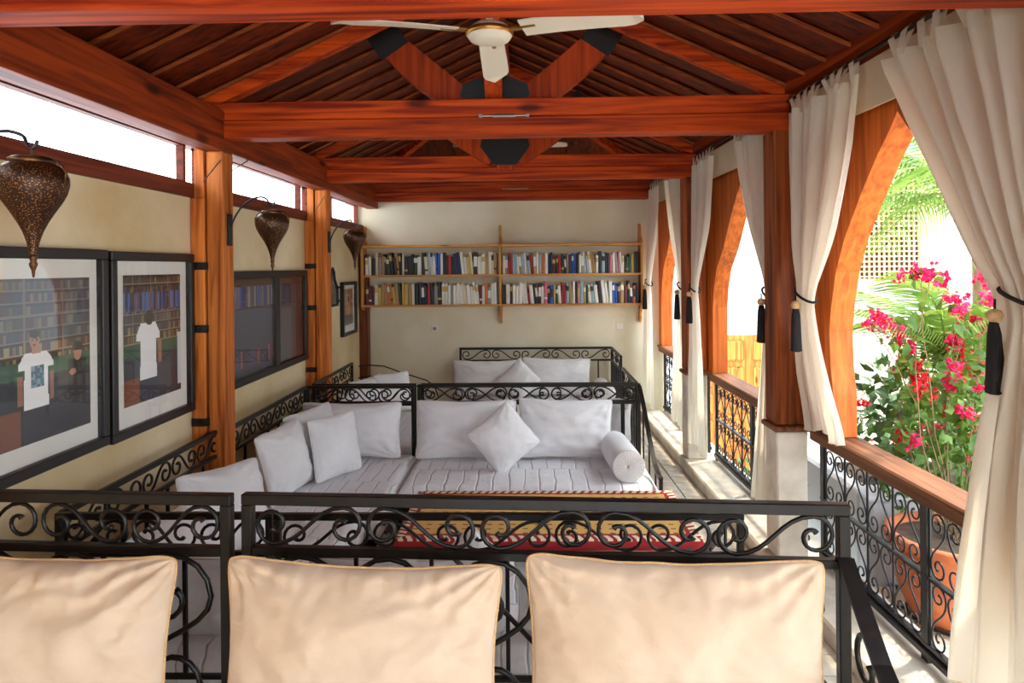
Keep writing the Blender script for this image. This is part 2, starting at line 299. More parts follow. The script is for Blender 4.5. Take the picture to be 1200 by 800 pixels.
# ------------------------------------------------------------------ roof: boards one by one
EX, EZ, RX, RZ = 1.85, 2.74, -.2, 3.59
SL = (RZ-EZ)/EX
YH, YE = 6.25, 8.15
def hipZ(y): return RZ - (y-YH)*(RZ-EZ)/(YE-YH)
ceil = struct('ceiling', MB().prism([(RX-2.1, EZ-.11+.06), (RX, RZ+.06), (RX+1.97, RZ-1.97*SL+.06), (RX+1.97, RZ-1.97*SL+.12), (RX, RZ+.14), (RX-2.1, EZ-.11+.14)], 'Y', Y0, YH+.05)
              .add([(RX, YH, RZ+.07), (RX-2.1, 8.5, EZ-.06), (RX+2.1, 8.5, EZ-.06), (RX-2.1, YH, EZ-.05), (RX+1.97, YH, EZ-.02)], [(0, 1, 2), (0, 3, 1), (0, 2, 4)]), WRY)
bw = .25
WBAT = wood('lit_edge_wood', (120, 56, 26), (170, 88, 44), 'X', .5, False)  # paler strips imitate light catching the front edges of the boards
rnd = random.Random(5)
for sgn in (-1, 1):
    y = .5
    while y < YE-.02:
        y1 = min(y+bw, YE)
        def top(yy): return 0 if yy <= YH else (yy-YH)/(YE-YH)*EX     # distance from ridge at which the hip cuts
        a0, a1 = top(y)+.004, top(y1)+.004
        ye = EX+.0
        if a0 > ye-.02: break
        a1 = min(a1, ye)
        def P(a, yy, d): return (RX+sgn*a, yy, RZ-a*SL+.05+d)
        dn = -.034; up_ = -.006
        vs = [P(a0, y, dn), P(ye, y, dn), P(ye, y1+.01, up_), P(a1, y1+.01, up_), P(a0, y, dn+.024), P(ye, y, dn+.024), P(ye, y1+.01, up_+.024), P(a1, y1+.01, up_+.024)]
        b = MB().add(vs, [(3,2,1,0), (4,5,6,7), (0,1,5,4), (1,2,6,5), (2,3,7,6), (3,0,4,7)])
        bt = MB().bar(P(a0, y-.006, dn+.004), P(ye, y-.006, dn+.006), .012, .016)
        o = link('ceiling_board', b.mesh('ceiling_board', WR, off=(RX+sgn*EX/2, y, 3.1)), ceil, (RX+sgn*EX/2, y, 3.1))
        link('lit_edge_batten', bt.mesh('lit_edge_batten', WBAT, off=(RX+sgn*EX/2, y, 3.1)), o)
        y = y1
n = 15; hwid = 2*EX/n
for i in range(n):
    u0, u1 = -EX+i*hwid+.004, -EX+(i+1)*hwid-.004
    k = -.012 if i % 2 else -.03
    def Q(u, top_, d):
        yy = YH+(YE-YH)*abs(u)/EX if top_ else YE
        return (RX+u, yy, hipZ(yy)+.03+d)
    us = [u0, u1] if u0*u1 > 0 else [u0, 0, u1]
    vs = [Q(u, True, k) for u in us] + [Q(u, False, k) for u in reversed(us)]
    m_ = len(vs); vs2 = [(a, b_, c+.022) for a, b_, c in vs]
    b = MB().add(vs+vs2, [tuple(range(m_)), tuple(range(2*m_-1, m_-1, -1))] + [(q, q+m_, (q+1) % m_+m_, (q+1) % m_) for q in range(m_)])
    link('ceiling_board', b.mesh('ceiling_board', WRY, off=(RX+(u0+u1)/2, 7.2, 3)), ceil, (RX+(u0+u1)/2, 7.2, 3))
# rafters
for y in (2.05, 4.05, 6.1):
    for sgn, nm in ((-1, 'left'), (1, 'right')):
        mb = MB().bar((RX+sgn*.05, y, RZ-.03), (RX+sgn*EX, y, EZ-.0), .07, .10)
        solo('rafter', mb, WX, {2.05: 'sloping rafter on the %s above the nearest tie beam' % nm, 4.05: 'sloping rafter on the %s above the tie beam beyond the fan' % nm, 6.1: 'sloping rafter on the %s above the far tie beam' % nm}[y], 'rafter', (RX+sgn*.9, y, 3.1), group='rafters of the roof')
for sgn, nm in ((-1, 'left'), (1, 'right')):
    solo('hip_rafter', MB().bar((RX, YH, RZ-.02), (RX+sgn*EX, YE, EZ-.02), .07, .07), WX, 'dark hip rafter running down to the far %s corner of the roof' % nm, 'rafter', (RX, YH, RZ), group='hip rafters')
solo('ridge_beam', MB().bbox(RX-.05, RX+.05, 0, YH+.05, RZ-.10, RZ, .006), WY, 'ridge beam along the peak of the roof', 'beam', (RX, 3, RZ-.1))

# branching braces with black steel plates
def bracing(y, zb, hubs, label, four):
    t = thing('roof_brace', label, 'brace', (RX, y, zb), group='branching roof braces')
    zt = RZ-.12
    def branch(dx, dy):
        P = []; n_ = 10
        for i in range(n_+1):
            q = i/n_; bulge = math.sin(q*PI)*.07
            P.append(Vector((dx*(.10+q*.62+bulge*.6), dy*(.08+q*.55+bulge), .10+(zt-zb-.08)*q*(1-.30*abs(dx)*q*.0) - abs(dx)*.22*q)))
        mb = MB(); vs = []
        for i, p in enumerate(P):
            tt = (P[min(i+1, n_)]-P[max(i-1, 0)]).normalized(); side = Vector((0, 1, 0)) if dx else Vector((1, 0, 0)); nn = tt.cross(side)
            wd = .072+.022*math.sin(i/n_*PI)
            for a, b_ in ((-1, -1), (1, -1), (1, 1), (-1, 1)): vs.append(p+nn*(a*wd)+side*(b_*.05))
        fs = [(i*4+k, i*4+(k+1) % 4, i*4+4+(k+1) % 4, i*4+4+k) for i in range(n_) for k in range(4)] + [(3, 2, 1, 0), (n_*4, n_*4+1, n_*4+2, n_*4+3)]
        mb.add(vs, fs)
        part('branch', mb, WX2, t)
        # black plates at the root of every branch and at its head
        if dx:
            e_ = P[-2]; part('steel_plate', MB().box(-.10, .10, -.058, -.05, -.09, .07).xf(Matrix.Translation(e_) @ Matrix.Rotation(dx*.6, 4, 'Y')), STEEL, t)
            part('steel_plate', MB().prism([(.0, .0), (dx*.16, 0), (dx*.26, .10), (dx*.14, .18), (0, .1)], 'Y', .05, .058).xf(Matrix.Translation((dx*.06, 0, .02))), STEEL, t)
    for dx, dy in ((-1, 0), (1, 0)) + (((0, 1), (0, -1)) if four else ()): branch(dx, dy)
    part('king_block', MB().bbox(-.075, .075, -.05, .05, 0, .34, .01), WX2, t)
    part('steel_plate', MB().prism([(-.215, .20), (-.20, .27), (0, .345), (.20, .27), (.215, .20), (.10, .04), (-.10, .04)], 'Y', -.062, -.054), STEEL, t)
    for x, z in ((-.17, .22), (.17, .22), (0, .3), (-.07, .07), (.07, .07)): part('bolt', MB().tube([(x, -.07, z), (x, -.055, z)], .009, 6), STEEL, t)
WX2 = wood('brace_wood', (152, 50, 14), (200, 76, 24), 'Z', .5, False)
bracing(4.28, 2.66, 0, 'branching orange roof brace with black steel plates behind the white fan', True)
bracing(6.00, 2.645, 0, 'branching roof brace with a black plate above the far tie beam', False)

# ------------------------------------------------------------------ ceiling fans
def fan(loc, angs, R, label):
    t = thing('ceiling_fan', label, 'fan', loc, group='white ceiling fans')
    part('downrod', MB().tube([(0, 0, .03), (0, 0, RZ-.1-loc[2])], .014, 8), FANW, t, True)
    part('motor_housing', MB().lathe([(0, -.036), (.055, -.036), (.08, -.028), (.091, -.012), (.092, .01), (.07, .03), (.03, .04), (0, .04)], 28), FANW, t, True)
    part('trim_ring', MB().lathe([(.091, -.012), (.097, -.004), (.097, .004), (.091, .012)], 28), GOLD, t, True)
    bm_ = MB(); n_ = 12; vs = []
    for i in range(n_+1):
        q = i/n_; x = .14+(R-.14)*q; wd = (.052+.012*q)*(1 if q < .8 else math.sqrt(max(0.02, 1-((q-.8)/.2)**2)))
        for s_ in (-1, 1):
            for k in (0, 1): vs.append((x, s_*wd, .012*s_*-1-.02*q*q+k*.006))
    fs = []
    for i in range(n_):
        a = i*4; b_ = a+4
        fs += [(a, a+2, b_+2, b_), (a+1, b_+1, b_+3, a+3), (a, b_, b_+1, a+1), (a+2, a+3, b_+3, b_+2)]
    fs += [(0, 1, 3, 2), (n_*4, n_*4+2, n_*4+3, n_*4+1)]
    me = MB().add(vs, fs).mesh('blade', FANW); ar = MB().bbox(.07, .2, -.018, .018, .0, .009, .003).mesh('blade_arm', GOLD)
    for a in angs:
        b_ = link('blade', me, t, rot=(0, 0, math.radians(a))); link('blade_arm', ar, b_)
fan((-.15, 2.75, 2.74), (90, 200, 340), .62, 'near white ceiling fan with three blades at the top of the picture')
fan((-.17, 6.75, 2.97), (95, 205, 335), .60, 'far white ceiling fan half hidden behind the second tie beam')

# ------------------------------------------------------------------ arcade on the right (arcade frame, then turned by arc())
curb = arc(struct('trim_5', MB().bbox(1.385, 1.80, Y0, 8.2, -.05, .09, .012), STONE))
pl_lab = {0: 'behind the viewer', 1.86: 'hidden behind the nearest big curtain', 4.05: 'between the two nearest arches', 6.1: 'beside the third curtain from the front'}
for y in (0, 1.86, 4.05, 6.1):
    if y in pl_lab:
        t = thing('arcade_post', 'brown timber post on a plaster pier, ' + pl_lab[y], 'post', (1.5, y, .09), group='arcade posts')
        part('pier', MB().bbox(1.42, 1.60, y-.07, y+.11, .09, .83, .01), STONE, t, world=True)
        part('capital', MB().bbox(1.40, 1.62, y-.09, y+.13, .83, .862, .008), WCAP, t, world=True)
        part('post_timber', MB().bbox(1.42, 1.61, y-.07, y+.11, .862, 2.58, .012), WZD, t, world=True)
        arc(t)
bays = [(0.11, 1.79, 'beside the viewer'), (1.97, 3.98, 'behind the nearest pair of curtains'), (4.16, 6.03, 'around the middle opening'), (6.21, 8.03, 'around the farthest opening')]
AP = [(2.47, 0), (2.40, .06), (2.30, .17), (2.15, .31), (1.93, .49), (1.75, .59), (1.55, .65), (1.43, .67), (1.25, .66), (1.1, .63), (.87, .63)]
AP2 = [(2.44, 0), (2.39, .06), (2.30, .15), (2.19, .26), (1.93, .47), (1.76, .66), (1.6, .74), (1.43, .78), (1.13, .79), (.87, .79)]
for y0, y1, lb in bays:
    yc = 3.05 if 1 < y0 < 3 else (y0+y1)/2; A_ = AP if y0 < 4 else AP2
    t = thing('arch', 'pointed brown timber arch ' + lb, 'arch', (1.67, yc, .87), group='arcade arches')
    for sg in (-1, 1):
        yo = y0-.02 if sg < 0 else y1+.02
        mb = MB(); zs = [(2.58, 0)] + A_; vs = []
        for z, hw in zs:
            yi = yc+sg*hw
            vs += [(1.61, yi, z), (1.61, yo, z), (1.735, yo, z), (1.735, yi, z)]
        fs = [(i*4+k, i*4+(k+1) % 4, i*4+4+(k+1) % 4, i*4+4+k) for i in range(len(zs)-1) for k in range(4)] + [(0, 1, 2, 3)[::-1], tuple(len(zs)*4-4+k for k in range(4))]
        part('arch_half', mb.add(vs, fs), WARCH, t, world=True)
    arc(t)
arc(struct('trim_6', MB().box(1.56, 1.66, Y0, 8.08, 2.58, 2.95), WY))
arc(struct('trim_7', MB().box(1.50, 1.559, Y0, 8.08, 2.785, 2.97), WY))
# cloth valance behind the curtain rod
for y0, y1, lb in bays:
    o = solo('valance', MB().box(1.535, 1.545, y0, y1, 2.50, 2.72), VAL, 'flat beige cloth valance at the top of the arch ' + lb, 'valance', (1.54, (y0+y1)/2, 2.5), group='beige valances'); arc(o)
    r_ = solo('curtain_rod', MB().tube([(1.50, y0+.01, 2.735), (1.50, y1-.01, 2.735)], .010, 8), STEEL, 'thin black curtain rod at the top of the arch ' + lb, 'rod', (1.5, (y0+y1)/2, 2.735), group='curtain rods'); arc(r_)

# S scroll: end spirals on the right-top and left-bottom, point symmetric; in the XZ plane
def s_pts(L_, H_, r, turn=1.08, nsp=18, mid=8, shrink=.80):
    Rr = H_/2-r; c = L_/2-Rr-r; c = max(c, .0)
    half = []
    for i in range(nsp+1):
        q = i/nsp; th = PI/2-2*PI*turn*q; rr = Rr*(1-shrink*q**1.35)
        half.append((c+rr*math.cos(th), rr*math.sin(th)))
    P0, P1 = (-c, -Rr), (c, Rr); k = c*.9
    bz = []
    for i in range(1, mid):
        q = i/mid; a = (1-q)**3; b_ = 3*q*(1-q)**2; d = 3*q*q*(1-q); e_ = q**3
        bz.append((a*P0[0]+b_*(P0[0]+k)+d*(P1[0]-k)+e_*P1[0], a*P0[1]+b_*P0[1]+d*P1[1]+e_*P1[1]))
    left = [(-x, -z) for x, z in half]
    return left[::-1]+bz+half
SM = {}
def scroll_mesh(L_, H_, r, mirror, mat, n=6, vertical=False, turn=1.08):
    key = (round(L_, 3), round(H_, 3), r, mirror, mat.name, vertical, turn)
    if key not in SM:
        p = s_pts(L_, H_, r, turn)
        if mirror: p = [(-x, z) for x, z in p]
        if vertical: p = [(z, x) for x, z in p]
        nn = len(p); rs = [r*(1.5 if i in (0, nn-1) else 1.25 if i in (1, nn-2) else 1) for i in range(nn)]
        SM[key] = MB().tube([(x, 0, z) for x, z in p], rs, n).mesh('scroll', mat, True)
    return SM[key]

# balcony railings
def railing(y0, y1, label):
    t = thing('balcony_railing', label, 'railing', (1.67, y0, .09), group='wrought iron balcony railings')
    cap = MB().bbox(1.585, 1.75, y0, y1, .835, .868, .008).bbox(1.60, 1.735, y0, y1, .79, .836, .006)
    part('handrail', cap, WCAP, t, world=True)
    x = 1.67
    for z, nm in ((.765, 'top_rail'), (.455, 'middle_rail'), (.165, 'bottom_rail')): part(nm, MB().box(x-.014, x+.014, y0, y1, z-.006, z+.006), IRONB, t, world=True)
    part('base_strip', MB().bbox(x-.025, x+.025, y0, y1, .115, .15, .006), IRONB, t, world=True)
    ym = (y0+y1)/2
    for yy, wd in ((y0+.02, .018), (ym, .024), (y1-.02, .018)): part('newel', MB().box(x-.012, x+.012, yy-wd, yy+wd, .09, .80), IRONB, t, world=True)
    for a, b_ in ((y0+.04, ym-.025), (ym+.025, y1-.04)):
        nc = 4; cw = (b_-a)/nc
        bal = MB().tube([(0, 0, 0), (0, 0, .60)], .0062, 5).mesh('baluster', IRONB)
        for i in range(nc+1): link('baluster', bal, t, (0, a+i*cw-y0, .165-.09))
        for i in range(nc):
            yc = a+(i+.5)*cw
            for zc in (.61, .31):
                for mi in (0, 1):
                    me = scroll_mesh(.288, cw*.47, .0045, bool(mi), IRONB, 5, True, 1.2)
                    link('scroll', me, t, (0, yc+(cw*.245 if mi else -cw*.245)-y0, zc-.09), (0, 0, PI/2))
    arc(t)
railing(1.98, 3.96, 'wrought iron balcony railing with wooden handrail in front of the big terracotta pot')
railing(4.18, 6.02, 'wrought iron balcony railing in the middle arch, in front of the panelled door')
railing(6.23, 8.05, 'short-looking far balcony railing beside the back wall')
railing(.12, 1.78, 'wrought iron balcony railing beside the viewer')

# ------------------------------------------------------------------ curtains
def interp(keys, z):
    if z >= keys[0][0]: return keys[0][1:]
    for a, b_ in zip(keys, keys[1:]):
        if z >= b_[0]:
            q = (a[0]-z)/(a[0]-b_[0]); q2 = q
            return tuple(u+(v-u)*q2 for u, v in zip(a[1:], b_[1:]))
    return keys[-1][1:]
def curtain(label, keys, folds, tie_z, tabs, seed=0, tass=True, tside=.5, tpos=.5):
    rr = random.Random(seed); ph = [rr.uniform(0, 6.3) for _ in range(5)]
    ztop, zbot = keys[0][0], keys[-1][0]
    y_ref = keys[0][1]
    t = thing('curtain', label, 'curtain', (1.5, y_ref, zbot), group='white tab-top curtains')
    nu, nv = folds*9, 70; vs = []
    for j in range(nv+1):
        z = ztop+(zbot-ztop)*j/nv
        ya = sum(interp(keys, z+d)[0] for d in (-.06, 0, .06))/3; yb = sum(interp(keys, z+d)[1] for d in (-.06, 0, .06))/3
        x = sum(interp(keys, z+d)[2] for d in (-.06, 0, .06))/3; am = sum(interp(keys, z+d)[3] for d in (-.06, 0, .06))/3
        for i in range(nu+1):
            u = i/nu
            uu = u+.018*math.sin(2*PI*2*u+ph[0]+z*1.3)
            fold = math.sin(2*PI*folds*uu+ph[1]+.35*math.sin(z*2.2+ph[2]))
            fold2 = .35*math.sin(2*PI*(folds*.5)*uu+ph[3]+z*.9)
            xx = x+am*(fold*.75+fold2)+.003*noise.noise((u*14, z*5, seed))
            yy = ya+(yb-ya)*u+am*.25*math.cos(2*PI*folds*uu*2+ph[4])*(.3 if 0 < i < nu else 0)
            zz = z-(.02 if j == nv else 0)*math.sin(u*9)
            vs.append((xx, yy, zz))
    fs = [(j*(nu+1)+i, j*(nu+1)+i+1, (j+1)*(nu+1)+i+1, (j+1)*(nu+1)+i) for j in range(nv) for i in range(nu)]
    part('cloth_panel', MB().add(vs, fs), CURT, t, True, world=True)
    hem = MB().tube([(v[0], v[1], v[2]) for v in vs[-(nu+1):]], .004, 5); part('hem', hem, CURT, t, True, world=True)
    for k in range(tabs):
        i = int((k+.5)/tabs*nu); x, y, z = vs[i]; y2 = vs[min(i+2, nu)][1]; hw = .024 if abs(y2-y) > 0 else .02
        mb = MB(); n_ = 8; tv = []
        for q in range(n_+1):
            a = q/n_
            if a <= .4: px, pz = x-.002+(1.486-x)*a/.4, z-.03+(2.735-z+.03)*a/.4
            elif a <= .6: px, pz = 1.486+.028*(a-.4)/.2, 2.735+.014*math.sin((a-.4)/.2*PI)
            else: px, pz = 1.514+(x+.004-1.514)*(a-.6)/.4, 2.735+(z-.03-2.735)*(a-.6)/.4
            tv += [(px, y-hw, pz), (px, y+hw, pz)]
        mb.add(tv, [(q*2, q*2+1, q*2+3, q*2+2) for q in range(n_)])
        part('tab', mb, CURT, t, True, world=True)
    # tie back: cord and tassel
    ya, yb, x, am = interp(keys, tie_z)
    yc, hw = (ya+yb)/2, abs(yb-ya)/2+.012; rx = am+.022
    ring = [(x+rx*math.cos(a), yc+hw*math.sin(a), tie_z+.035*math.sin(a)*tside*2) for a in [2*PI*k/24 for k in range(25)]]
    part('tieback', MB().tube(ring, .007, 6), BLACKT, t, True, world=True)
    if tass:
        ty = ya+(yb-ya)*tpos; tx = x-rx-.012+(.03 if tpos > 1 else 0)
        ts = part('tassel', MB().lathe([(.0, -.07), (.016, -.075), (.022, -.11), (.026, -.2), (.03, -.30), (.02, -.305), (0, -.30)], 14, (tx, ty, tie_z)).tube([(tx, ty, tie_z), (tx, ty, tie_z-.04)], .004), BLACKT, t, True, world=True)
        link('tassel_knob', MB().lathe([(0, -.03), (.018, -.036), (.025, -.052), (.02, -.070), (.0, -.078)], 14, (tx, ty, tie_z)).mesh('tassel_knob', CPIP, True, t.location), ts)
    arc(t); return t
curtain('nearest big white curtain at the right edge of the picture, lit from outside',
        [(2.66, 1.99, 2.95, 1.50, .045), (2.13, 1.99, 2.56, 1.49, .05), (1.80, 1.98, 2.33, 1.48, .04), (1.68, 1.98, 2.22, 1.48, .025), (1.52, 1.97, 2.22, 1.47, .035), (1.2, 1.94, 2.28, 1.46, .05), (.8, 1.90, 2.36, 1.46, .055), (.36, 1.86, 2.43, 1.46, .055)], 7, 1.68, 9, 1, tpos=1.02)
curtain('white curtain tied to the left jamb of the near arch, dark tassel hanging in front',
        [(2.66, 3.94, 3.14, 1.50, .04), (2.3, 3.93, 3.22, 1.49, .04), (1.9, 3.90, 3.42, 1.49, .035), (1.63, 3.80, 3.63, 1.48, .018), (1.45, 3.88, 3.62, 1.49, .022), (1.2, 3.92, 3.58, 1.52, .028), (.885, 3.94, 3.50, 1.57, .028)], 6, 1.63, 8, 2)
curtain('white curtain of the middle arch pulled behind the timber post',
        [(2.66, 4.20, 4.95, 1.50, .035), (2.08, 4.19, 4.62, 1.49, .035), (1.69, 4.18, 4.30, 1.48, .02), (1.60, 4.18, 4.28, 1.48, .015), (1.2, 4.16, 4.33, 1.47, .025), (.3, 4.13, 4.46, 1.46, .03)], 6, 1.62, 6, 3)
curtain('white curtain of the middle arch hanging straight with a dark tassel, left of the railing',
        [(2.66, 6.02, 5.42, 1.49, .03), (2.1, 6.01, 5.50, 1.48, .03), (1.75, 6.0, 5.72, 1.47, .02), (1.6, 5.98, 5.80, 1.46, .014), (1.4, 6.0, 5.72, 1.45, .02), (.9, 6.02, 5.6, 1.44, .025), (.27, 6.03, 5.52, 1.43, .028)], 5, 1.6, 6, 4)
curtain('white curtain of the farthest arch half hidden by the second post',
        [(2.66, 6.25, 7.05, 1.49, .03), (2.1, 6.24, 6.75, 1.48, .03), (1.75, 6.24, 6.5, 1.47, .02), (1.6, 6.24, 6.42, 1.46, .014), (1.2, 6.22, 6.5, 1.45, .025), (.3, 6.2, 6.7, 1.44, .028)], 5, 1.6, 6, 5)
curtain('farthest white curtain with a dark tassel beside the bookshelf',
        [(2.66, 8.02, 7.42, 1.49, .03), (2.1, 8.0, 7.5, 1.48, .03), (1.8, 7.98, 7.62, 1.46, .02), (1.6, 7.93, 7.72, 1.45, .014), (1.4, 7.95, 7.62, 1.44, .02), (.9, 7.98, 7.5, 1.42, .025), (.25, 7.98, 7.42, 1.41, .028)], 5, 1.6, 6, 6)

# ------------------------------------------------------------------ iron seating
def bandpanel(root, L_, ztop, H_, z_seat, nS, loc, rz, bars=True, r=.0065, t=.026, mat=IRON, nbar=9, start=0, posts=(True, True), zbot=0):
    g = Matrix.Translation(loc) @ Matrix.Rotation(rz, 4, 'Z')
    def pl(name, mb, **k): return part(name, mb.xf(g), mat, root, **k)
    pl('top_rail', MB().bbox(0, L_, -t/2, t/2, ztop-t, ztop, .003))
    pl('band_rail', MB().bbox(t, L_-t, -t/2+.002, t/2-.002, ztop-H_-t*.8, ztop-H_, .003))
    if posts[0]: pl('post', MB().bbox(0, t, -t/2, t/2, zbot, ztop-t, .003))
    if posts[1]: pl('post', MB().bbox(L_-t, L_, -t/2, t/2, zbot, ztop-t, .003))
    cw = (L_-2*t)/nS; hh = H_-t
    for i in range(nS):
        me = scroll_mesh(cw, hh, r, bool((i+start) % 2), mat)
        p = g @ Vector((t+(i+.5)*cw, 0, ztop-t-hh/2)); link('scroll', me, root, p, (0, 0, rz))
    zlow = z_seat-.08
    pl('seat_rail', MB().bbox(t, L_-t, -t/2+.002, t/2-.002, zlow-.02, zlow, .003))
    if bars:
        bl_ = ztop-H_-t*.8-zlow
        me = MB().bbox(-.008, .008, -.008, .008, 0, bl_, .002).mesh('baluster', mat)
        for i in range(nbar):
            p = g @ Vector((t+(i+1)*(L_-2*t)/(nbar+1), 0, zlow)); link('baluster', me, root, p, (0, 0, rz))
def seatframe(root, x0, x1, y0, y1, z, mat=IRON):
    part('seat_frame', MB().box(x0, x1, y0, y0+.03, z-.05, z).box(x0, x1, y1-.03, y1, z-.05, z).box(x0, x0+.03, y0, y1, z-.05, z).box(x1-.03, x1, y0, y1, z-.05, z), mat, root)
    for i in range(6):
        x = x0+(i+.5)*(x1-x0)/6; part('slat', MB().box(x-.03, x+.03, y0+.03, y1-.03, z-.02, z-.004), mat, root)
def leg(root, x, y, z, mat=IRON): part('leg', MB().bbox(x-.014, x+.014, y-.014, y+.014, 0, z, .003), mat, root)
def side_arm(root, x, y0, y1, zb, zf, zs, mat=IRON):          # swooping flat arm from the back post to the front
    P = []
    for i in range(15):
        q = i/14; s_ = q*q*(3-2*q); P.append((x, y0+(y1-y0)*q, zb+(zf-zb)*(s_*.75+q*.25)-.05*math.sin(q*PI)))
    vs = []
    for p in P:
        for a, b_ in ((-1, -1), (1, -1), (1, 1), (-1, 1)): vs.append((p[0]+a*.016, p[1], p[2]+b_*.008))
    part('arm', MB().add(vs, [(i*4+k, i*4+(k+1) % 4, i*4+4+(k+1) % 4, i*4+4+k) for i in range(14) for k in range(4)]+[(0, 1, 2, 3), (59, 58, 57, 56)]), mat, root)
    for k, q in enumerate((3, 7, 11)):
        p = P[q]; part('arm_baluster', MB().tube([(x, p[1], zs-.1), p], .007, 5), mat, root)
    part('arm_post', MB().bbox(x-.013, x+.013, y1-.013, y1+.013, 0, zf+.005, .003), mat, root)

# quilt mattress: seams are modelled
def mattress(x0, x1, y0, y1, z0, z1, label, grp='white quilted seat mattresses', nx=None, rz=0, loc=None, seed=0):
    W_, D_, H_ = x1-x0, y1-y0, z1-z0; cx, cy = (x0+x1)/2, (y0+y1)/2
    step = .028; nx_, ny_ = max(8, int(W_/step)), max(8, int(D_/step)); vs = []
    def hz(x, y):
        e_ = min(x+W_/2, W_/2-x, y+D_/2, D_/2-y); a = min(1, e_/.05); edge = math.sqrt(max(0, 1-(1-a)**2))
        sx = abs(((x/.155) % 1)-.5)*2; sy = abs(((y/.155) % 1)-.5)*2
        q = (1-sx**6)*.6+(1-sy**6)*.4
        return H_/2+edge*H_*.5*0+(-(1-edge)*.035)+.007*q+.006*noise.noise((x*7, y*7, seed))+.003*noise.noise((x*22, y*22, seed))
    for j in range(ny_+1):
        for i in range(nx_+1):
            x = -W_/2+W_*i/nx_; y = -D_/2+D_*j/ny_; vs.append((x, y, hz(x, y)))
    fs = [(j*(nx_+1)+i, j*(nx_+1)+i+1, (j+1)*(nx_+1)+i+1, (j+1)*(nx_+1)+i) for j in range(ny_) for i in range(nx_)]
    mb = MB().add(vs, fs)
    # sides: roll down from the rim
    rim = [i for i in range(nx_+1)] + [(j)*(nx_+1)+nx_ for j in range(1, ny_+1)] + [ny_*(nx_+1)+i for i in range(nx_-1, -1, -1)] + [j*(nx_+1) for j in range(ny_-1, 0, -1)]
    prev = rim; nR = len(rim)
    for dz, ex_ in ((-.02, .012), (-H_*.5, .016), (-H_+.03, .012), (-H_+.0, 0)):
        o = len(mb.v); base = [mb.v[k] for k in rim]
        for x, y, z in base:
            l_ = max(abs(x)/(W_/2), abs(y)/(D_/2)); mb.v.append((x*(1+ex_/W_*2), y*(1+ex_/D_*2), H_/2-.035+dz if dz > -H_+.001 else -H_/2))
        cur = list(range(o, o+nR)); mb.f += [(prev[k], prev[(k+1) % nR], cur[(k+1) % nR], cur[k]) for k in range(nR)]; mb.m += [0]*nR; prev = cur
    mb.f.append(tuple(prev)); mb.m.append(0)
    o = link('mattress', mb.mesh('mattress', QUILT, True), None, (cx, cy, z0+H_/2), (0, 0, rz), label, 'mattress', grp)
    return o

def pillow_mesh(W_, H_, T_, seed=0, n=26, conc=.05, wr=1.0, mat=None):
    vs = []; idx = {}
    def pt(u, v, s_):
        x = W_/2*u*(1-conc*(1-v*v)); z = H_/2*v*(1-conc*W_/H_*.9*(1-u*u))+.004*noise.noise((u*4, v*2, seed))
        cr_ = 1-.045*abs(u*v)**9; x *= cr_; z *= 1-.06*abs(u*v)**9
        fu = max(0, 1-abs(u)**2.5); fv = max(0, 1-abs(v)**2.5)
        y = s_*T_/2*1.12*(fu*fv)**.58
        eu, ev = 1-abs(u), 1-abs(v)
        k = math.exp(-ev*4.5)*(math.sin(u*38+seed*3+7*noise.noise((u*5, v*3, seed)))*.006+.014*noise.noise((u*13, v*2.5, seed+3)))+math.exp(-eu*4.5)*(math.sin(v*30+seed+6*noise.noise((u*3, v*5, seed+9)))*.005+.012*noise.noise((u*2.5, v*11, seed+5)))
        k += .016*noise.noise((u*2.2+seed, v*2.2, s_*3))+.010*noise.noise((u*5+seed+v*2, v*3-u*1.5, s_*7))+.005*noise.noise((u*11+v*5, v*9-u*5, seed+s_))
        # creases from the corners
        for cx, cz in ((1, 1), (-1, 1), (1, -1), (-1, -1)):
            dx, dz = u-cx, v-cz; d = math.hypot(dx, dz)
            if d < 1.1: k += .011*(1-d/1.1)*math.sin(math.atan2(dz, dx)*13+seed*cx+cz+3*noise.noise((u*3, v*3, seed)))
        y += s_*k*wr*min(1, (fu*fv)**.5*2.2)*W_/.8
        return (x, y, z)
    def g(i): t_ = -1+2*i/n; return math.sin(t_*PI/2)*.6+t_*.4
    def vid(i, j, s_):
        if i in (0, n) or j in (0, n): s_ = 0
        key = (i, j, s_)
        if key not in idx: idx[key] = len(vs); vs.append(pt(g(i), g(j), s_ or 0))
        return idx[key]
    fs = []
    for s_ in (1, -1):
        for j in range(n):
            for i in range(n):
                q = [vid(i, j, s_), vid(i+1, j, s_), vid(i+1, j+1, s_), vid(i, j+1, s_)]
                fs.append(q if s_ < 0 else q[::-1])
    edge = [pt(g(i), -1, 0) for i in range(n)]+[pt(1, g(j), 0) for j in range(n)]+[pt(g(i), 1, 0) for i in range(n, 0, -1)]+[pt(-1, g(j), 0) for j in range(n, 0, -1)]
    edge.append(edge[0])
    return MB().add(vs, fs), MB().tube(edge, .0045, 5, caps=False)
def pillow(label, W_, H_, T_, loc, rot, seed, mat=WFAB, pip=WPIP, grp=None, n=34, conc=.065, wr=1.0):
    a, b_ = pillow_mesh(W_, H_, T_, seed, n, conc, wr)
    o = link('pillow', a.mesh('pillow', mat, True), None, loc, rot, label, 'pillow', grp)
    o.rotation_mode = 'ZXY' if False else 'XYZ'
    link('piping', b_.mesh('piping', pip, True), o)
    return o
def rxyz(lean, spin, yaw):      # spin in own plane, lean back, turn about vertical
    return (Matrix.Rotation(yaw, 4, 'Z') @ Matrix.Rotation(lean, 4, 'X') @ Matrix.Rotation(spin, 4, 'Y')).to_euler()

SZ = .30     # top of the low mattresses
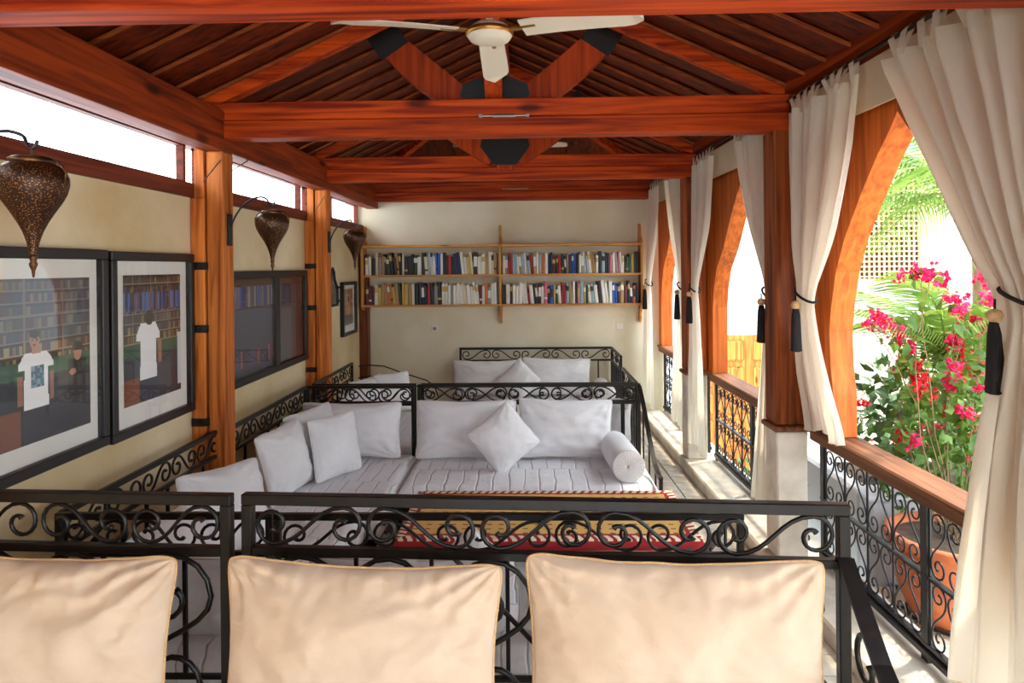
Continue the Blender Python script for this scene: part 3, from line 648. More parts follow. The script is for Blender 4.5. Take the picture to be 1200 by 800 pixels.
# far daybed facing us
t = thing('daybed', 'black iron daybed in the middle distance facing us, low scrolled back and swooping right arm', 'daybed', (-.915, 5.52, 0), group='black iron daybeds')
bandpanel(t, 1.80, .85, .145, SZ, 5, (0, 0, 0), 0, nbar=15); seatframe(t, 0, 1.80, -.92, -.02, .17); side_arm(t, 1.787, -.02, -.9, .83, .36, SZ); leg(t, .02, -.89, .17)
# corner unit at the back left of the U: back rail and the rail along the wall
t = thing('corner_daybed', 'black iron corner unit at the back left of the seating, against the wall posts', 'daybed', (-1.815, 5.49, 0), group='black iron corner units')
bandpanel(t, .88, .85, .145, SZ, 3, (0, 0, 0), 0, nbar=4); bandpanel(t, 1.40, .85, .145, SZ, 5, (0.0, -1.415, 0), PI/2, nbar=6); seatframe(t, 0, .88, -1.40, -.02, .17); leg(t, .86, -1.38, .17)
# corner unit at the front left
t = thing('corner_daybed', 'black iron corner unit at the front left of the seating, below the framed portraits', 'daybed', (-1.87, 2.64, 0), group='black iron corner units')
bandpanel(t, .86, .85, .15, SZ, 3, (0, 0, 0), 0, nbar=4); bandpanel(t, 1.40, .85, .145, SZ, 5, (.005, .02, 0), PI/2, nbar=6); seatframe(t, 0, .86, .02, 1.40, .17); leg(t, .84, 1.38, .17)
# near daybed facing away
t = thing('daybed', 'black iron daybed seen from behind, its back just beyond the cream pillows', 'daybed', (-1.0, 2.63, 0), group='black iron daybeds')
bandpanel(t, 1.81, .85, .15, SZ, 5, (0, 0, 0), 0, nbar=5); seatframe(t, 0, 1.81, .02, .86, .17); leg(t, .02, .83, .17)
side_arm(t, 1.795, .02, .84, .83, .36, SZ)
# daybed back to back with the far one, opening to the back wall
t = thing('daybed', 'black iron daybed back to back with the middle one, tall side panel on the right', 'daybed', (-.90, 5.60, 0), group='black iron daybeds')
bandpanel(t, 1.78, .845, .145, SZ, 5, (0, 0, 0), 0, nbar=15, start=1); seatframe(t, 0, 1.78, .02, .80, .17); bandpanel(t, .80, .845, .145, SZ, 2, (1.77, .02, 0), PI/2, nbar=5); leg(t, .02, .78, .17)
t = thing('corner_daybed', 'black iron corner unit in the far left nook under the small frames', 'daybed', (-1.80, 5.60, 0), group='black iron corner units')
bandpanel(t, .86, .845, .145, SZ, 3, (0, 0, 0), 0, nbar=4); bandpanel(t, 1.25, .845, .145, SZ, 4, (0.0, .02, 0), PI/2, nbar=6)
seatframe(t, .02, .86, .02, 1.5, .17); leg(t, .84, 1.47, .17); leg(t, .03, 1.47, .17)
P1_ = [(.02, 1.45, .78), (.12, 1.46, .79), (.28, 1.47, .775), (.45, 1.48, .71), (.6, 1.49, .66), (.72, 1.5, .62), (.80, 1.5, .56), (.84, 1.5, .45)]
part('curved_arm', MB().tube([Vector(p) for p in P1_], .007, 6), IRON, t, True)
part('curved_arm', MB().tube([Vector((x, y-.02, z-.12+.05*x)) for x, y, z in P1_[:-1]], .007, 6), IRON, t, True)
link('scroll', scroll_mesh(.22, .10, .005, False, IRON), t, (.30, 1.47, .60), (0, 0, 0))
# daybed at the back wall
t = thing('daybed', 'black iron daybed against the back wall below the bookshelf', 'daybed', (-.83, 8.02, 0), group='black iron daybeds')
bandpanel(t, 1.80, .85, .145, SZ, 5, (0, 0, 0), 0, nbar=11, mat=IRONB); bandpanel(t, .80, .85, .145, SZ, 2, (1.787, -.82, 0), PI/2, nbar=5, mat=IRONB); seatframe(t, 0, 1.80, -.84, -.02, .17); leg(t, .02, -.82, .17)

mattress(-.90, .86, 4.62, 5.50, .17, SZ, 'white quilted mattress on the middle daybed facing us', seed=1)
mattress(-1.79, -.93, 4.10, 5.47, .17, SZ, 'white quilted mattress in the back left corner of the seating', seed=2)
mattress(-1.84, -1.02, 2.66, 4.05, .17, SZ, 'white quilted mattress on the front left corner unit', seed=3)
mattress(-.98, .78, 2.66, 3.46, .17, SZ, 'white quilted mattress on the daybed seen from behind', seed=4)
mattress(-.88, .85, 5.63, 6.38, .17, SZ, 'white quilted mattress on the daybed turned to the back wall', seed=5)
mattress(-1.78, -.95, 5.63, 7.08, .17, SZ, 'white quilted mattress in the far left nook', seed=6)
mattress(-.81, .94, 7.19, 7.99, .17, SZ, 'white quilted mattress on the daybed at the back wall', seed=7)

G1 = 'white back pillows'
pillow('white pillow leaning on the back rail beside the left corner', .80, .44, .17, (-1.40, 5.30, .535), rxyz(-.16, 0, 0), 1, grp=G1)
pillow('large white pillow at the left of the middle daybed', .80, .46, .18, (-.50, 5.29, .54), rxyz(-.18, 0, 0), 2, grp=G1)
pillow('large white pillow at the right of the middle daybed', .74, .46, .18, (.27, 5.29, .545), rxyz(-.18, 0.02, 0), 3, grp=G1)
pillow('small square white cushion set on its corner on the middle daybed', .40, .40, .14, (-.20, 5.03, .535), rxyz(-.26, PI/4+.12, .1), 4, grp=G1, conc=.06)
# pillows along the left side
pillow('white pillow against the left wall side, nearest the corner', .62, .46, .16, (-1.60, 4.98, .545), rxyz(-.22, 0, PI/2-.25), 5, grp=G1)
pillow('white pillow leaning at the side rail between post and corner', .62, .46, .16, (-1.62, 4.46, .54), rxyz(-.25, 0, PI/2-.1), 6, grp=G1)
pillow('white pillow standing in front of the corner pillows', .44, .44, .14, (-1.40, 4.86, .53), rxyz(-.2, .0, PI/2-.55), 7, grp=G1)
pillow('white pillow below the first wall post, seen over the near rail', .62, .46, .16, (-1.60, 3.55, .54), rxyz(-.3, .1, PI/2-.25), 8, grp=G1)
pillow('white pillow in the front left corner seen through the near scrolls', .62, .42, .15, (-1.58, 2.98, .51), rxyz(-.3, .0, PI/2), 9, grp=G1)
# pillows of the daybed seen from behind (they lean on its back from the far side)
pillow('shadowed white pillow in the front left corner, behind the near rail', .80, .40, .16, (-1.42, 2.80, .435), rxyz(.16, 0, 0), 10, grp=G1)
pillow('white pillow behind the near rail, left of the two', .84, .40, .16, (-.50, 2.80, .43), rxyz(.16, 0, 0), 11, grp=G1)
pillow('white pillow behind the near rail, right of the two', .84, .40, .16, (.34, 2.80, .43), rxyz(.16, 0, 0), 12, grp=G1)
pillow('small white cushion set on its corner behind the near rail', .30, .30, .11, (-.26, 3.0, .475), rxyz(.2, PI/4, 0), 13, grp=G1)
# far nook
pillow('white pillow in the far left nook, rear one', .60, .42, .15, (-1.58, 6.65, .52), rxyz(-.2, 0, PI/2-.3), 14, grp=G1)
pillow('white pillow in the far left nook, front one', .60, .42, .15, (-1.55, 6.05, .51), rxyz(-.2, 0, PI/2-.1), 15, grp=G1)
pillow('white pillow in the far left nook standing at its open end', .42, .40, .13, (-1.38, 6.85, .54), rxyz(-.2, 0, PI/4), 16, grp=G1)
pillow('white pillow at the left of the back wall daybed', .80, .42, .16, (-.50, 7.84, .52), rxyz(-.16, 0, 0), 17, grp=G1)
pillow('white pillow at the right of the back wall daybed', .80, .44, .16, (.30, 7.84, .53), rxyz(-.16, .02, 0), 18, grp=G1)
pillow('small white cushion on its corner between the back wall pillows', .36, .36, .13, (-.12, 7.62, .53), rxyz(-.2, PI/4, 0), 19, grp=G1)
pillow('white pillow leaning inside the daybed turned to the back wall, right end', .50, .40, .14, (.60, 5.76, .50), rxyz(.16, 0, 0), 20, grp=G1)
# bolsters
def bolster(label, loc, rz, Lb=.52, r=.105):
    t = thing('bolster', label, 'bolster', loc, rz, 'white bolsters')
    n_ = 40; prof = [(r*.93, -Lb/2), (r, -Lb/2+.03), (r*1.02, -.1), (r*1.01, .1), (r, Lb/2-.03), (r*.93, Lb/2)]
    vs = [(rr_*math.cos(2*PI*k/n_)*(1+.012*noise.noise((k*.4, z*9, 1))), z, rr_*math.sin(2*PI*k/n_)*(1+.012*noise.noise((k*.4, z*9, 4)))) for rr_, z in prof for k in range(n_)]
    part('roll', MB().add(vs, [(i*n_+k, i*n_+(k+1) % n_, (i+1)*n_+(k+1) % n_, (i+1)*n_+k) for i in range(5) for k in range(n_)]), WFAB, t, True)
    for sg in (-1, 1):
        N_ = 72; rings = []
        for q in range(7):
            rr_ = r*.93*(1-q/6)+.004
            for k in range(N_):
                pl_ = .004*math.sin(k*2*PI/N_*24)*(1-abs(q/6-.45)); rings.append((rr_*math.cos(2*PI*k/N_), sg*(Lb/2+.012*(q/6)**.5*(1 if q < 5 else .4)+pl_), rr_*math.sin(2*PI*k/N_)))
        part('gathered_end', MB().add(rings, [(i*N_+k, i*N_+(k+1) % N_, (i+1)*N_+(k+1) % N_, (i+1)*N_+k) for i in range(6) for k in range(N_)]), WFAB, t, True)
        part('button', MB().lathe([(0, .006), (.012, .004), (.014, 0), (.012, -.004), (0, -.006)], 12).xf(Matrix.Translation((0, sg*(Lb/2+.008), 0)) @ Matrix.Rotation(PI/2, 4, 'X')), WPIP, t, True)
        ring = [(r*.965*math.cos(2*PI*k/40), sg*(Lb/2-.008), r*.965*math.sin(2*PI*k/40)) for k in range(41)]
        part('piping', MB().tube(ring, .006, 5, caps=False), WPIP, t, True)
    return t
bolster('large white bolster with a pleated round end on the middle daybed', (.655, 5.0, .415), .06, .58, .112)
bolster('white bolster at the right end of the back wall daybed', (.82, 7.68, .405), .05, .46, .10)

# ------------------------------------------------------------------ near seating with cream pillows
RZN = -.055
t = thing('iron_sofa', 'tall black iron sofa behind the two right cream pillows in the foreground', 'sofa', (-.915, 2.145, 0), RZN, 'foreground iron sofas')
LN = 1.855
def ringback(root, L_, n_, zt=.915, zb=.34):
    cw = L_/n_; H_ = (zt-zb)
    for i in range(n_):
        xc = (i+.5)*cw
        me = scroll_mesh(H_, cw*.98, .0085, bool(i % 2), IRON, 8, True, 1.1)
        link('large_scroll', me, root, (xc, 0, (zt+zb)/2))
def nearback(root, L_, nS, nR):
    bandpanel(root, L_, 1.09, .165, .42, nS, (0, 0, 0), 0, bars=False, r=.0068, t=.034)
    ringback(root, L_-.06, nR)
nearback(t, LN, 5, 6)
for o in list(t.children):
    if o.name.startswith('large_scroll'): o.location.x += .03
for i in range(3):
    x = .03+(i+.5)*(LN-.06)/3; part('brace_bar', MB().tube([(x-.26, .012, .90), (x+.26, .012, .36)], .008, 6), IRON, t)
def near_arm(root, x, sgn=1):
    P = [(x, -.02, .93), (x, -.12, .85), (x, -.25, .75), (x, -.38, .68), (x, -.55, .63), (x, -.75, .60)]; vs = []
    Q = []
    for i in range(len(P)-1):
        for k in range(4): q = k/4; Q.append(Vector(P[i]).lerp(Vector(P[i+1]), q))
    Q.append(Vector(P[-1]))
    for p in Q:
        for a, b_ in ((-1, -1), (1, -1), (1, 1), (-1, 1)): vs.append((p.x+a*.024, p.y, p.z+b_*.006))
    n_ = len(Q); part('arm', MB().add(vs, [(i*4+k, i*4+(k+1) % 4, i*4+4+(k+1) % 4, i*4+4+k) for i in range(n_-1) for k in range(4)]+[(0, 1, 2, 3), (n_*4-1, n_*4-2, n_*4-3, n_*4-4)]), IRON, root)
    part('arm_front_post', MB().bbox(x-.016, x+.016, -.78, -.75, 0, .60, .003), IRON, root)
    part('arm_brace', MB().tube([(x, p.y-.0, p.z-.03) for p in Q[1:-1]], .007, 6), IRON, root, True)
    link('arm_scroll', scroll_mesh(.40, .20, .008, True, IRON, 8, True), root, (x, -.16, .60), (0, 0, PI/2))
    link('arm_scroll', scroll_mesh(.32, .20, .008, False, IRON, 8, True), root, (x, -.38, .50), (0, 0, PI/2))
    link('arm_scroll', scroll_mesh(.28, .18, .008, True, IRON, 8, True), root, (x, -.58, .46), (0, 0, PI/2))
near_arm(t, LN-.017)
part('seat_frame', MB().box(.02, LN-.02, -.78, -.74, .24, .28).box(.02, LN-.02, -.05, -.018, .24, .28).box(0.02, .05, -.78, -.02, .24, .28), IRON, t)
leg(t, .03, -.76, .28)
t2 = thing('iron_sofa', 'tall black iron corner sofa at the lower left behind the leftmost cream pillow', 'sofa', (-1.93, 2.185, 0), RZN+.005, 'foreground iron sofas')
nearback(t2, .985, 3, 3)
part('seat_frame', MB().box(.02, .96, -.78, -.74, .24, .28).box(.02, .96, -.05, -.018, .24, .28).box(0.02, .05, -.78, -.02, .24, .28), IRON, t2)
leg(t2, .03, -.76, .28); leg(t2, .94, -.76, .28)
mattress(-.90, .90, 1.33, 2.03, .28, .42, 'cream quilted seat mattress of the foreground sofa, below the cream pillows', 'cream seat mattresses', rz=RZN, seed=8)
mattress(-1.93, -.95, 1.40, 2.10, .28, .42, 'cream quilted seat mattress of the lower left corner sofa', 'cream seat mattresses', rz=RZN, seed=9)
G2 = 'large cream pillows in the foreground'
pillow('large cream pillow in the lower right foreground, its top edge highest', .86, .60, .20, (.40, 1.93, .675), rxyz(-.12, .0, RZN), 21, CFAB, CPIP, G2, 72, .075, .85)
pillow('large cream pillow in the lower middle foreground, behind it the sofa joint', .84, .585, .20, (-.50, 1.96, .66), rxyz(-.12, .01, RZN), 22, CFAB, CPIP, G2, 72, .08, .95)
pillow('large cream pillow at the lower left edge with a folded corner', .88, .58, .22, (-1.50, 2.02, .655), rxyz(-.14, -.0, RZN), 23, CFAB, CPIP, G2, 72, .07, 1.25)

# ------------------------------------------------------------------ low table and kilim
t = thing('low_table', 'low table hidden under the ochre kilim in the middle of the seating', 'table', (.085, 3.955, 0))
part('tabletop', MB().bbox(-.80, .80, -.385, .385, .32, .365, .01), WX, t)
for x in (-.75, .75):
    for y in (-.33, .33): part('leg', MB().bbox(x-.03, x+.03, y-.03, y+.03, 0, .32, .006), WZ, t)
k_ = MB(); nx_, ny_ = 60, 30; vs = []
for j in range(ny_+1):
    for i in range(nx_+1):
        x = -RW+2*RW*i/nx_; y = -RD+2*RD*j/ny_
        e_ = min(RW-abs(x), RD-abs(y)); z = .374+.002*noise.noise((x*6, y*6, 0))-(.05*max(0, 1-e_/.028))
        vs.append((x, y, z))
k_.add(vs, [(j*(nx_+1)+i, j*(nx_+1)+i+1, (j+1)*(nx_+1)+i+1, (j+1)*(nx_+1)+i) for j in range(ny_) for i in range(nx_)])
o = link('kilim_rug', k_.mesh('kilim_rug', RUG, True), None, (.085, 3.955, 0), label='ochre and red kilim with small dark dashes spread over the low table', cat='rug')
md = o.modifiers.new('t', 'SOLIDIFY'); md.thickness = .006; md.offset = -1
WBLUE = flat('blue_cloth', (90, 112, 160), .8)

# ------------------------------------------------------------------ lanterns on hooked brackets
lb = {2.05: 'nearest', 4.05: 'middle', 6.1: 'farthest'}; LXs = {2.05: -1.515, 4.05: -1.535, 6.1: -1.565}
for y in (2.05, 4.05, 6.1):
    xl = LXs[y]; zt = 2.165
    b = thing('wall_bracket', 'hooked iron bracket on the post holding the %s lantern' % lb[y], 'bracket', (-1.80, y, 2.0), group='hooked lantern brackets')
    part('back_plate', MB().bbox(-1.80, -1.785, y-.025, y+.025, 1.94, 2.13, .003), IRONB, b, world=True)
    P = [(-1.79, y, 2.03), (-1.765, y, 2.10), (-1.72, y, 2.17), (-1.66, y, 2.215), (-1.60, y, 2.23), (xl-.03, y, 2.215), (xl-.018, y, 2.19), (xl-.005, y, 2.175), (xl+.01, y, 2.18), (xl+.016, y, 2.20)]
    Q = []
    for i in range(len(P)-1):
        p0, p1, p2, p3 = [Vector(P[max(0, min(len(P)-1, i+k))]) for k in (-1, 0, 1, 2)]
        for k in range(4):
            q = k/4; Q.append(.5*((2*p1)+(p2-p0)*q+(2*p0-5*p1+4*p2-p3)*q*q+(3*p1-p0-3*p2+p3)*q**3))
    Q.append(Vector(P[-1])); part('hook_arm', MB().tube(Q, .0055, 8), IRONB, b, True, world=True)
    t = thing('hanging_lantern', 'pierced brass teardrop lantern, the %s of the three on the left wall' % lb[y], 'lantern', (xl, y, 1.78), group='pierced brass lanterns')
    z0 = 1.78
    prof = [(.0, .0), (.003, .002), (.005, .022), (.010, .034), (.012, .042), (.008, .05), (.010, .056), (.013, .064), (.009, .070)]
    part('finial', MB().lathe(prof, 16), BRASS, t, True)
    body = [(.010, .07), (.013, .09), (.019, .115), (.028, .142), (.041, .17), (.058, .2), (.076, .228), (.090, .256), (.0975, .283), (.0975, .305), (.090, .327), (.076, .342), (.062, .350)]
    part('body', MB().lathe(body, 32), PBR, t, True)
    part('neck_ring', MB().lathe([(.058, .344), (.064, .347), (.064, .362), (.054, .367), (.02, .372), (.0, .374)], 28), BRASS, t, True)
    part('chain', MB().tube([(0, 0, .362), (0, 0, .372)], .012, 8).tube([(0, 0, .366), (0, 0, .40)], .004, 6), BRASS, t)
    for sx in (-1, 1): part('handle', MB().tube([(sx*.062, 0, .362), (sx*.088, 0, .35), (sx*.104, 0, .32), (sx*.1, 0, .29)], .003, 5), BRASS, t, True)
# window stays
for k, (y, yb) in enumerate(((2.0, 'at the left edge of the picture'), (3.98, 'on the post right of the portraits'), (4.35, 'just beyond the first post'), (6.03, 'on the second post'))):
    solo('window_stay', MB().tube([(-1.80, y+.06, 2.50), (-1.86, y-.12, 2.30)] if k != 2 else [(-1.80, y, 2.50), (-1.97, y-.2, 2.31)], .004, 6), ZINC, 'thin metal window stay ' + yb, 'stay', (-1.83, y, 2.4), group='window stays')

# ------------------------------------------------------------------ framed pictures on the left wall
def printpanel(y0, y1, z0, z1, fn, nx_, nz_, x):
    mb = MB(); vs = [(x, y0+(y1-y0)*i/nx_, z0+(z1-z0)*j/nz_) for j in range(nz_+1) for i in range(nx_+1)]
    mb.add(vs, [(j*(nx_+1)+i, j*(nx_+1)+i+1, (j+1)*(nx_+1)+i+1, (j+1)*(nx_+1)+i) for j in range(nz_) for i in range(nx_)])
    cols = [lin(fn((i+.5)/nx_, (j+.5)/nz_)) for j in range(nz_) for i in range(nx_)]
    return mb, cols
def setcols(me, cols):
    a = me.color_attributes.new('Col', 'FLOAT_COLOR', 'CORNER')
    for p, c in zip(me.polygons, cols):
        for li in p.loop_indices: a.data[li].color = c
    me.update()
def mixt(a, b, q): return tuple(u+(v-u)*q for u, v in zip(a, b))
def el(u, v, cu, cv, ru, rv): return ((u-cu)/ru)**2+((v-cv)/rv)**2 < 1
def bookwall(u, v, r0, asp=1):
    r = random.Random(int(u*46)*977+int(v*13)*31+r0)
    fv = (v*13) % 1
    if fv < .13: return (150, 128, 96)
    if abs((u*3.3) % 1-.5) < .02: return (140, 116, 84)
    if fv > .82: return (34, 30, 30)
    return r.choice([(70, 52, 36), (120, 92, 56), (44, 46, 58), (88, 40, 32), (150, 130, 90), (40, 56, 66), (100, 84, 60), (60, 40, 34)])
def tee(u, v, cu, top, bot, wd):           # plain white T-shirt
    if not bot < v < top: return False
    q = (top-v)/(top-bot); hw = wd*(.62+.38*min(1, q*5)) if q < .3 else wd*(.62+.10*q)
    return abs(u-cu) < hw
def fn1(u, v):
    v = v*1.0
    c = bookwall(u, v, 1)
    if v > .62: c = mixt(c, (70, 88, 112), .45)
    if v < .50: c = (40, 84, 52) if v > .40 else (36, 40, 48)
    if v < .34 and u > .45: c = (52, 52, 58)
    if v < .22 and u < .42: c = (120, 66, 44)
    if .80 < u < .96 and .22 < v < .47: c = (30, 28, 34)
    if el(u, v, .885, .50, .035, .05): c = (176, 120, 90)
    if el(u, v, .885, .53, .05, .045) and v > .52: c = (26, 20, 20)
    if el(u, v, .84, .38, .03, .02): c = (180, 122, 92)
    cu = .54
    if v < .27 and abs(u-cu) < .10: c = (52, 54, 62)
    if tee(u, v, cu, .55, .21, .135): c = (238, 238, 236)
    if .33 < v < .47 and abs(u-cu-.01) < .05: c = random.Random(int(u*60)*7+int(v*60)).choice([(80, 120, 140), (60, 90, 110), (130, 150, 160)])
    for s_ in (-1, 1):
        if .24 < v < .42 and abs(u-cu-s_*.122) < .018: c = (150, 100, 74)
    if abs(u-cu) < .035 and .54 < v < .58: c = (164, 110, 82)
    if el(u, v, cu-.01, .622, .036, .056): c = (166, 112, 84)
    if el(u, v, cu-.010, .662, .040, .026): c = (34, 26, 22)
    if el(u, v, cu-.028, .625, .008, .006) or el(u, v, cu+.006, .625, .008, .006) or el(u, v, cu-.012, .592, .014, .005): c = (70, 40, 34)
    return c
def fn2(u, v):
    c = bookwall(u, v, 9)
    if v > .72 and v < .86: c = random.Random(int(u*30)).choice([(60, 90, 150), (40, 44, 70), (120, 70, 60), (90, 110, 150)])
    if .56 < v < .72: c = mixt(c, (60, 82, 110), .3)
    if v < .46: c = (44, 84, 60) if v > .36 else (48, 52, 62)
    if v < .2: c = (52, 50, 56)
    if v < .2 and u < .25: c = (130, 70, 46)
    cu = .40
    if v < .28 and abs(u-cu) < .15: c = (40, 46, 66)
    if tee(u, v, cu, .62, .17, .20): c = (236, 236, 236)
    if .28 < v < .46 and abs(u-cu-.20) < .03: c = (160, 108, 80)
    if el(u, v, cu+.02, .66, .075, .062): c = (40, 30, 26)
    if u > .93 and .05 < v < .5: c = (210, 214, 220)
    return c
def fn3(u, v):
    r = random.Random(int(u*40)*13+3)
    if v > .92: return (74, 44, 34)
    if v > .70: return r.choice([(54, 70, 140), (74, 94, 168), (84, 78, 74), (128, 112, 86), (38, 44, 84), (160, 150, 134)])
    if v > .67: return (70, 44, 40)
    if .08 < v < .22+.05*r.random(): return r.choice([(190, 104, 78), (70, 60, 66), (130, 70, 66), (60, 74, 120)])
    return mixt((58, 62, 74), (80, 90, 116), v)
def fn3b(u, v):
    r = random.Random(int(u*30)*17+8)
    if v > .90: return (64, 34, 28)
    if v > .70: return r.choice([(40, 46, 84), (60, 50, 50), (90, 76, 60), (46, 56, 100)])
    if v > .67: return (66, 40, 36)
    if u > .72: return (70, 40, 38)
    return (78, 84, 92)
def fn4(u, v):
    c = (150, 110, 76)
    if .3 < u < .7 and .15 < v < .85: c = (196, 140, 92)
    if v < .3: c = (60, 46, 38)
    if el(u, v, .5, .72, .12, .09): c = (70, 46, 32)
    return c
def framed(label, y0, y1, z0, z1, fw, mat_in, prints, tilt=0.0):
    t = thing('framed_picture', label, 'picture', (-1.998, (y0+y1)/2, z0), group='framed pictures on the left wall')
    xf, xb = -1.955, -1.998
    for a in ((y0, y1, z0, z0+fw), (y0, y1, z1-fw, z1), (y0, y0+fw, z0+fw, z1-fw), (y1-fw, y1, z0+fw, z1-fw)):
        part('frame_bar', MB().bbox(xb, xf, a[0], a[1], a[2], a[3], .004), BLACKF, t, world=True)
    if mat_in: part('mat_board', MB().box(xb, xb+.012, y0+fw, y1-fw, z0+fw, z1-fw), MATB, t, world=True)
    else: part('backing', MB().box(xb, xb+.008, y0+fw, y1-fw, z0+fw, z1-fw), BLACKF, t, world=True)
    for (py0, py1, pz0, pz1, fn, nx_, nz_) in prints:
        mb, cols = printpanel(py0, py1, pz0, pz1, fn, nx_, nz_, xb+.0145)
        me = bpy.data.meshes.new('print'); me.from_pydata([(v[0]-t.location.x, v[1]-t.location.y, v[2]-t.location.z) for v in mb.v], [], mb.f); me.materials.append(PRINT); setcols(me, cols)
        link('photo_print', me, t)
    part('glass_pane', MB().box(xf-.012, xf-.009, y0+fw, y1-fw, z0+fw, z1-fw), PGLASS, t, world=True)
    return t
framed('wide black framed photograph at the left edge, person in white T-shirt facing us', 2.16, 3.13, .99, 1.895, .045, True, [(2.30, 3.03, 1.115, 1.77, fn1, 130, 120)])
framed('black framed photograph of a person in a white T-shirt seen from behind, beside the post', 3.155, 3.945, .98, 1.89, .045, True, [(3.285, 3.83, 1.125, 1.775, fn2, 90, 110)])
t = framed('wide black double frame between the two wall posts, books above and coloured pencils below', 4.27, 5.98, 1.0, 1.785, .05, False, [(4.33, 5.22, 1.06, 1.73, fn3, 70, 50), (5.31, 5.92, 1.06, 1.73, fn3b, 46, 50)])
part('centre_bar', MB().bbox(-1.998, -1.955, 5.22, 5.31, 1.05, 1.735, .004), BLACKF, t, world=True)
framed('slim black framed picture behind the second post, seen edge on', 6.25, 6.66, 1.05, 1.55, .03, True, [(6.31, 6.6, 1.13, 1.48, fn4, 14, 18)])
framed('small black framed brown print at the far end of the left wall', 7.15, 7.72, 1.07, 1.65, .035, True, [(7.24, 7.62, 1.18, 1.57, fn4, 20, 28)])
# ornate small mirror
t = thing('wall_mirror', 'small narrow mirror with a pointed black ornate outline on the left wall', 'mirror', (-1.99, 6.86, 1.41))
ol = [(6.70, 1.42), (7.02, 1.42), (7.03, 1.55), (7.0, 1.62), (6.93, 1.68), (6.91, 1.76), (6.86, 1.80), (6.81, 1.76), (6.79, 1.68), (6.72, 1.62), (6.69, 1.55)]
part('mirror_glass', MB().prism(ol, 'X', -1.998, -1.988), flat('dull_mirror', (150, 156, 160), .15, .8), t, world=True)
part('mirror_frame', MB().tube([(-1.985, a, b_) for a, b_ in ol+ol[:1]], .012, 6), IRON, t, world=True)
for a, b_ in ((7.05, 1.46), (7.05, 1.6), (6.67, 1.46), (6.67, 1.6)): part('knob', MB().lathe([(0, -.016), (.014, -.01), (.018, 0), (.014, .01), (0, .016)], 8, (-1.985, a, b_)), IRON, t, world=True)

# outlets on the back wall
for x, z, lb_ in ((-1.13, 1.07, 'left of the daybed'), (1.06, 1.08, 'below the right end of the bookshelf')):
    t = thing('wall_outlet', 'small white wall outlet on the back wall ' + lb_, 'outlet', (x, YB, z), group='wall outlets')
    part('cover_plate', MB().bbox(-.04, .04, -.012, 0, -.04, .04, .004), OUTL, t); part('socket_hole', MB().tube([(0, -.014, 0), (0, -.011, 0)], .022, 12), DARK if x < 0 else MATB, t)

# ------------------------------------------------------------------ bookshelf and books
t = thing('bookshelf', 'long pine wall bookshelf with two rows of books on the back wall', 'bookshelf', (0, 8.095, 1.1))
SX = [-1.945, -.335, 1.30]; YF = 7.90
for x in SX:
    # shaped upright with a scalloped foot and head
    pr = [(8.095, 1.13), (8.06, 1.13), (8.02, 1.18), (8.03, 1.24), (7.98, 1.29), (YF, 1.34), (YF, 2.07), (7.95, 2.10), (8.01, 2.15), (8.0, 2.22), (8.05, 2.28), (8.095, 2.29)]
    part('upright', MB().prism(pr, 'X', x-.013, x+.013), WSZ, t, world=True)
for z in (2.045, 1.70, 1.352):
    for a, b_ in ((SX[0], SX[1]), (SX[1], SX[2])):
        part('shelf_board', MB().bbox(a+.0135, b_-.0135, YF, 8.09, z-.012, z+.012, .002), WS, t, world=True)
bc = {'white': (226, 222, 212), 'cream': (214, 202, 168), 'grey': (140, 138, 134), 'black': (34, 30, 32), 'navy blue': (30, 40, 78), 'bright blue': (30, 88, 186), 'red': (166, 34, 38), 'pink': (208, 110, 130),
      'dark brown': (70, 44, 30), 'tan': (176, 138, 88), 'orange': (206, 104, 44), 'dark green': (34, 70, 50), 'yellow': (206, 176, 82), 'pale blue': (150, 178, 192), 'maroon': (92, 32, 36), 'olive': (110, 104, 62)}
bmats = {k: flat('book_' + k.replace(' ', '_'), v, .5) for k, v in bc.items()}
PAGES = flat('book_pages', (226, 216, 190), .9); BAND = flat('spine_band_gold', (196, 166, 96), .5); BANDW = flat('spine_band_white', (224, 222, 214), .5); BANDK = flat('spine_band_dark', (40, 40, 50), .5)
BM = {}
def book_mesh(col, var):
    if (col, var) in BM: return BM[(col, var)]
    mb = MB()      # unit book: x thickness, y depth, z height, spine at -y
    mb.box(-.5, -.44, 0, 1, 0, 1).box(.44, .5, 0, 1, 0, 1)
    sp = [(-.5, 0), (-.42, -.03), (0, -.05), (.42, -.03), (.5, 0), (.5, .03), (-.5, .03)]
    mb.prism(sp, 'Z', 0, 1); mb.box(-.44, .44, .03, .98, .015, .985, 1)
    if var: 
        z0, z1 = ((.62, .86), (.2, .3), (.35, .8))[var-1]
        mb.prism([(a, b_-.004) for a, b_ in sp[:5]]+[(.5, .01), (-.5, .01)], 'Z', z0, z1, 2)
    BM[(col, var)] = mb.mesh('book', [bmats[col], PAGES, (BAND, BANDW, BANDK)[(len(BM)) % 3]])
    return BM[(col, var)]
rows = [('upper shelf of the left half', -1.915, -.36, 1.712, 'wwkcgtkDkktkwkkkDwkcpwwbbwkkrknnwwyckwwtwct'), ('lower shelf of the left half', -1.915, -.36, 1.364, 'mmmwyttotytDyytwkknnrkgkwwwgwwwcwwwwmwogww'),
        ('upper shelf of the right half', -.31, 1.275, 1.712, 'wgrrppwtpwprtwpownnmkrDkgmbbkwgwpwttwkpkkRwgPwwkGGyDn'), ('lower shelf of the right half', -.31, 1.275, 1.364, 'kwdwwwwwrwkkkwPkbyGwrrptwkRptGwpwkwwwbbktmknOn')]
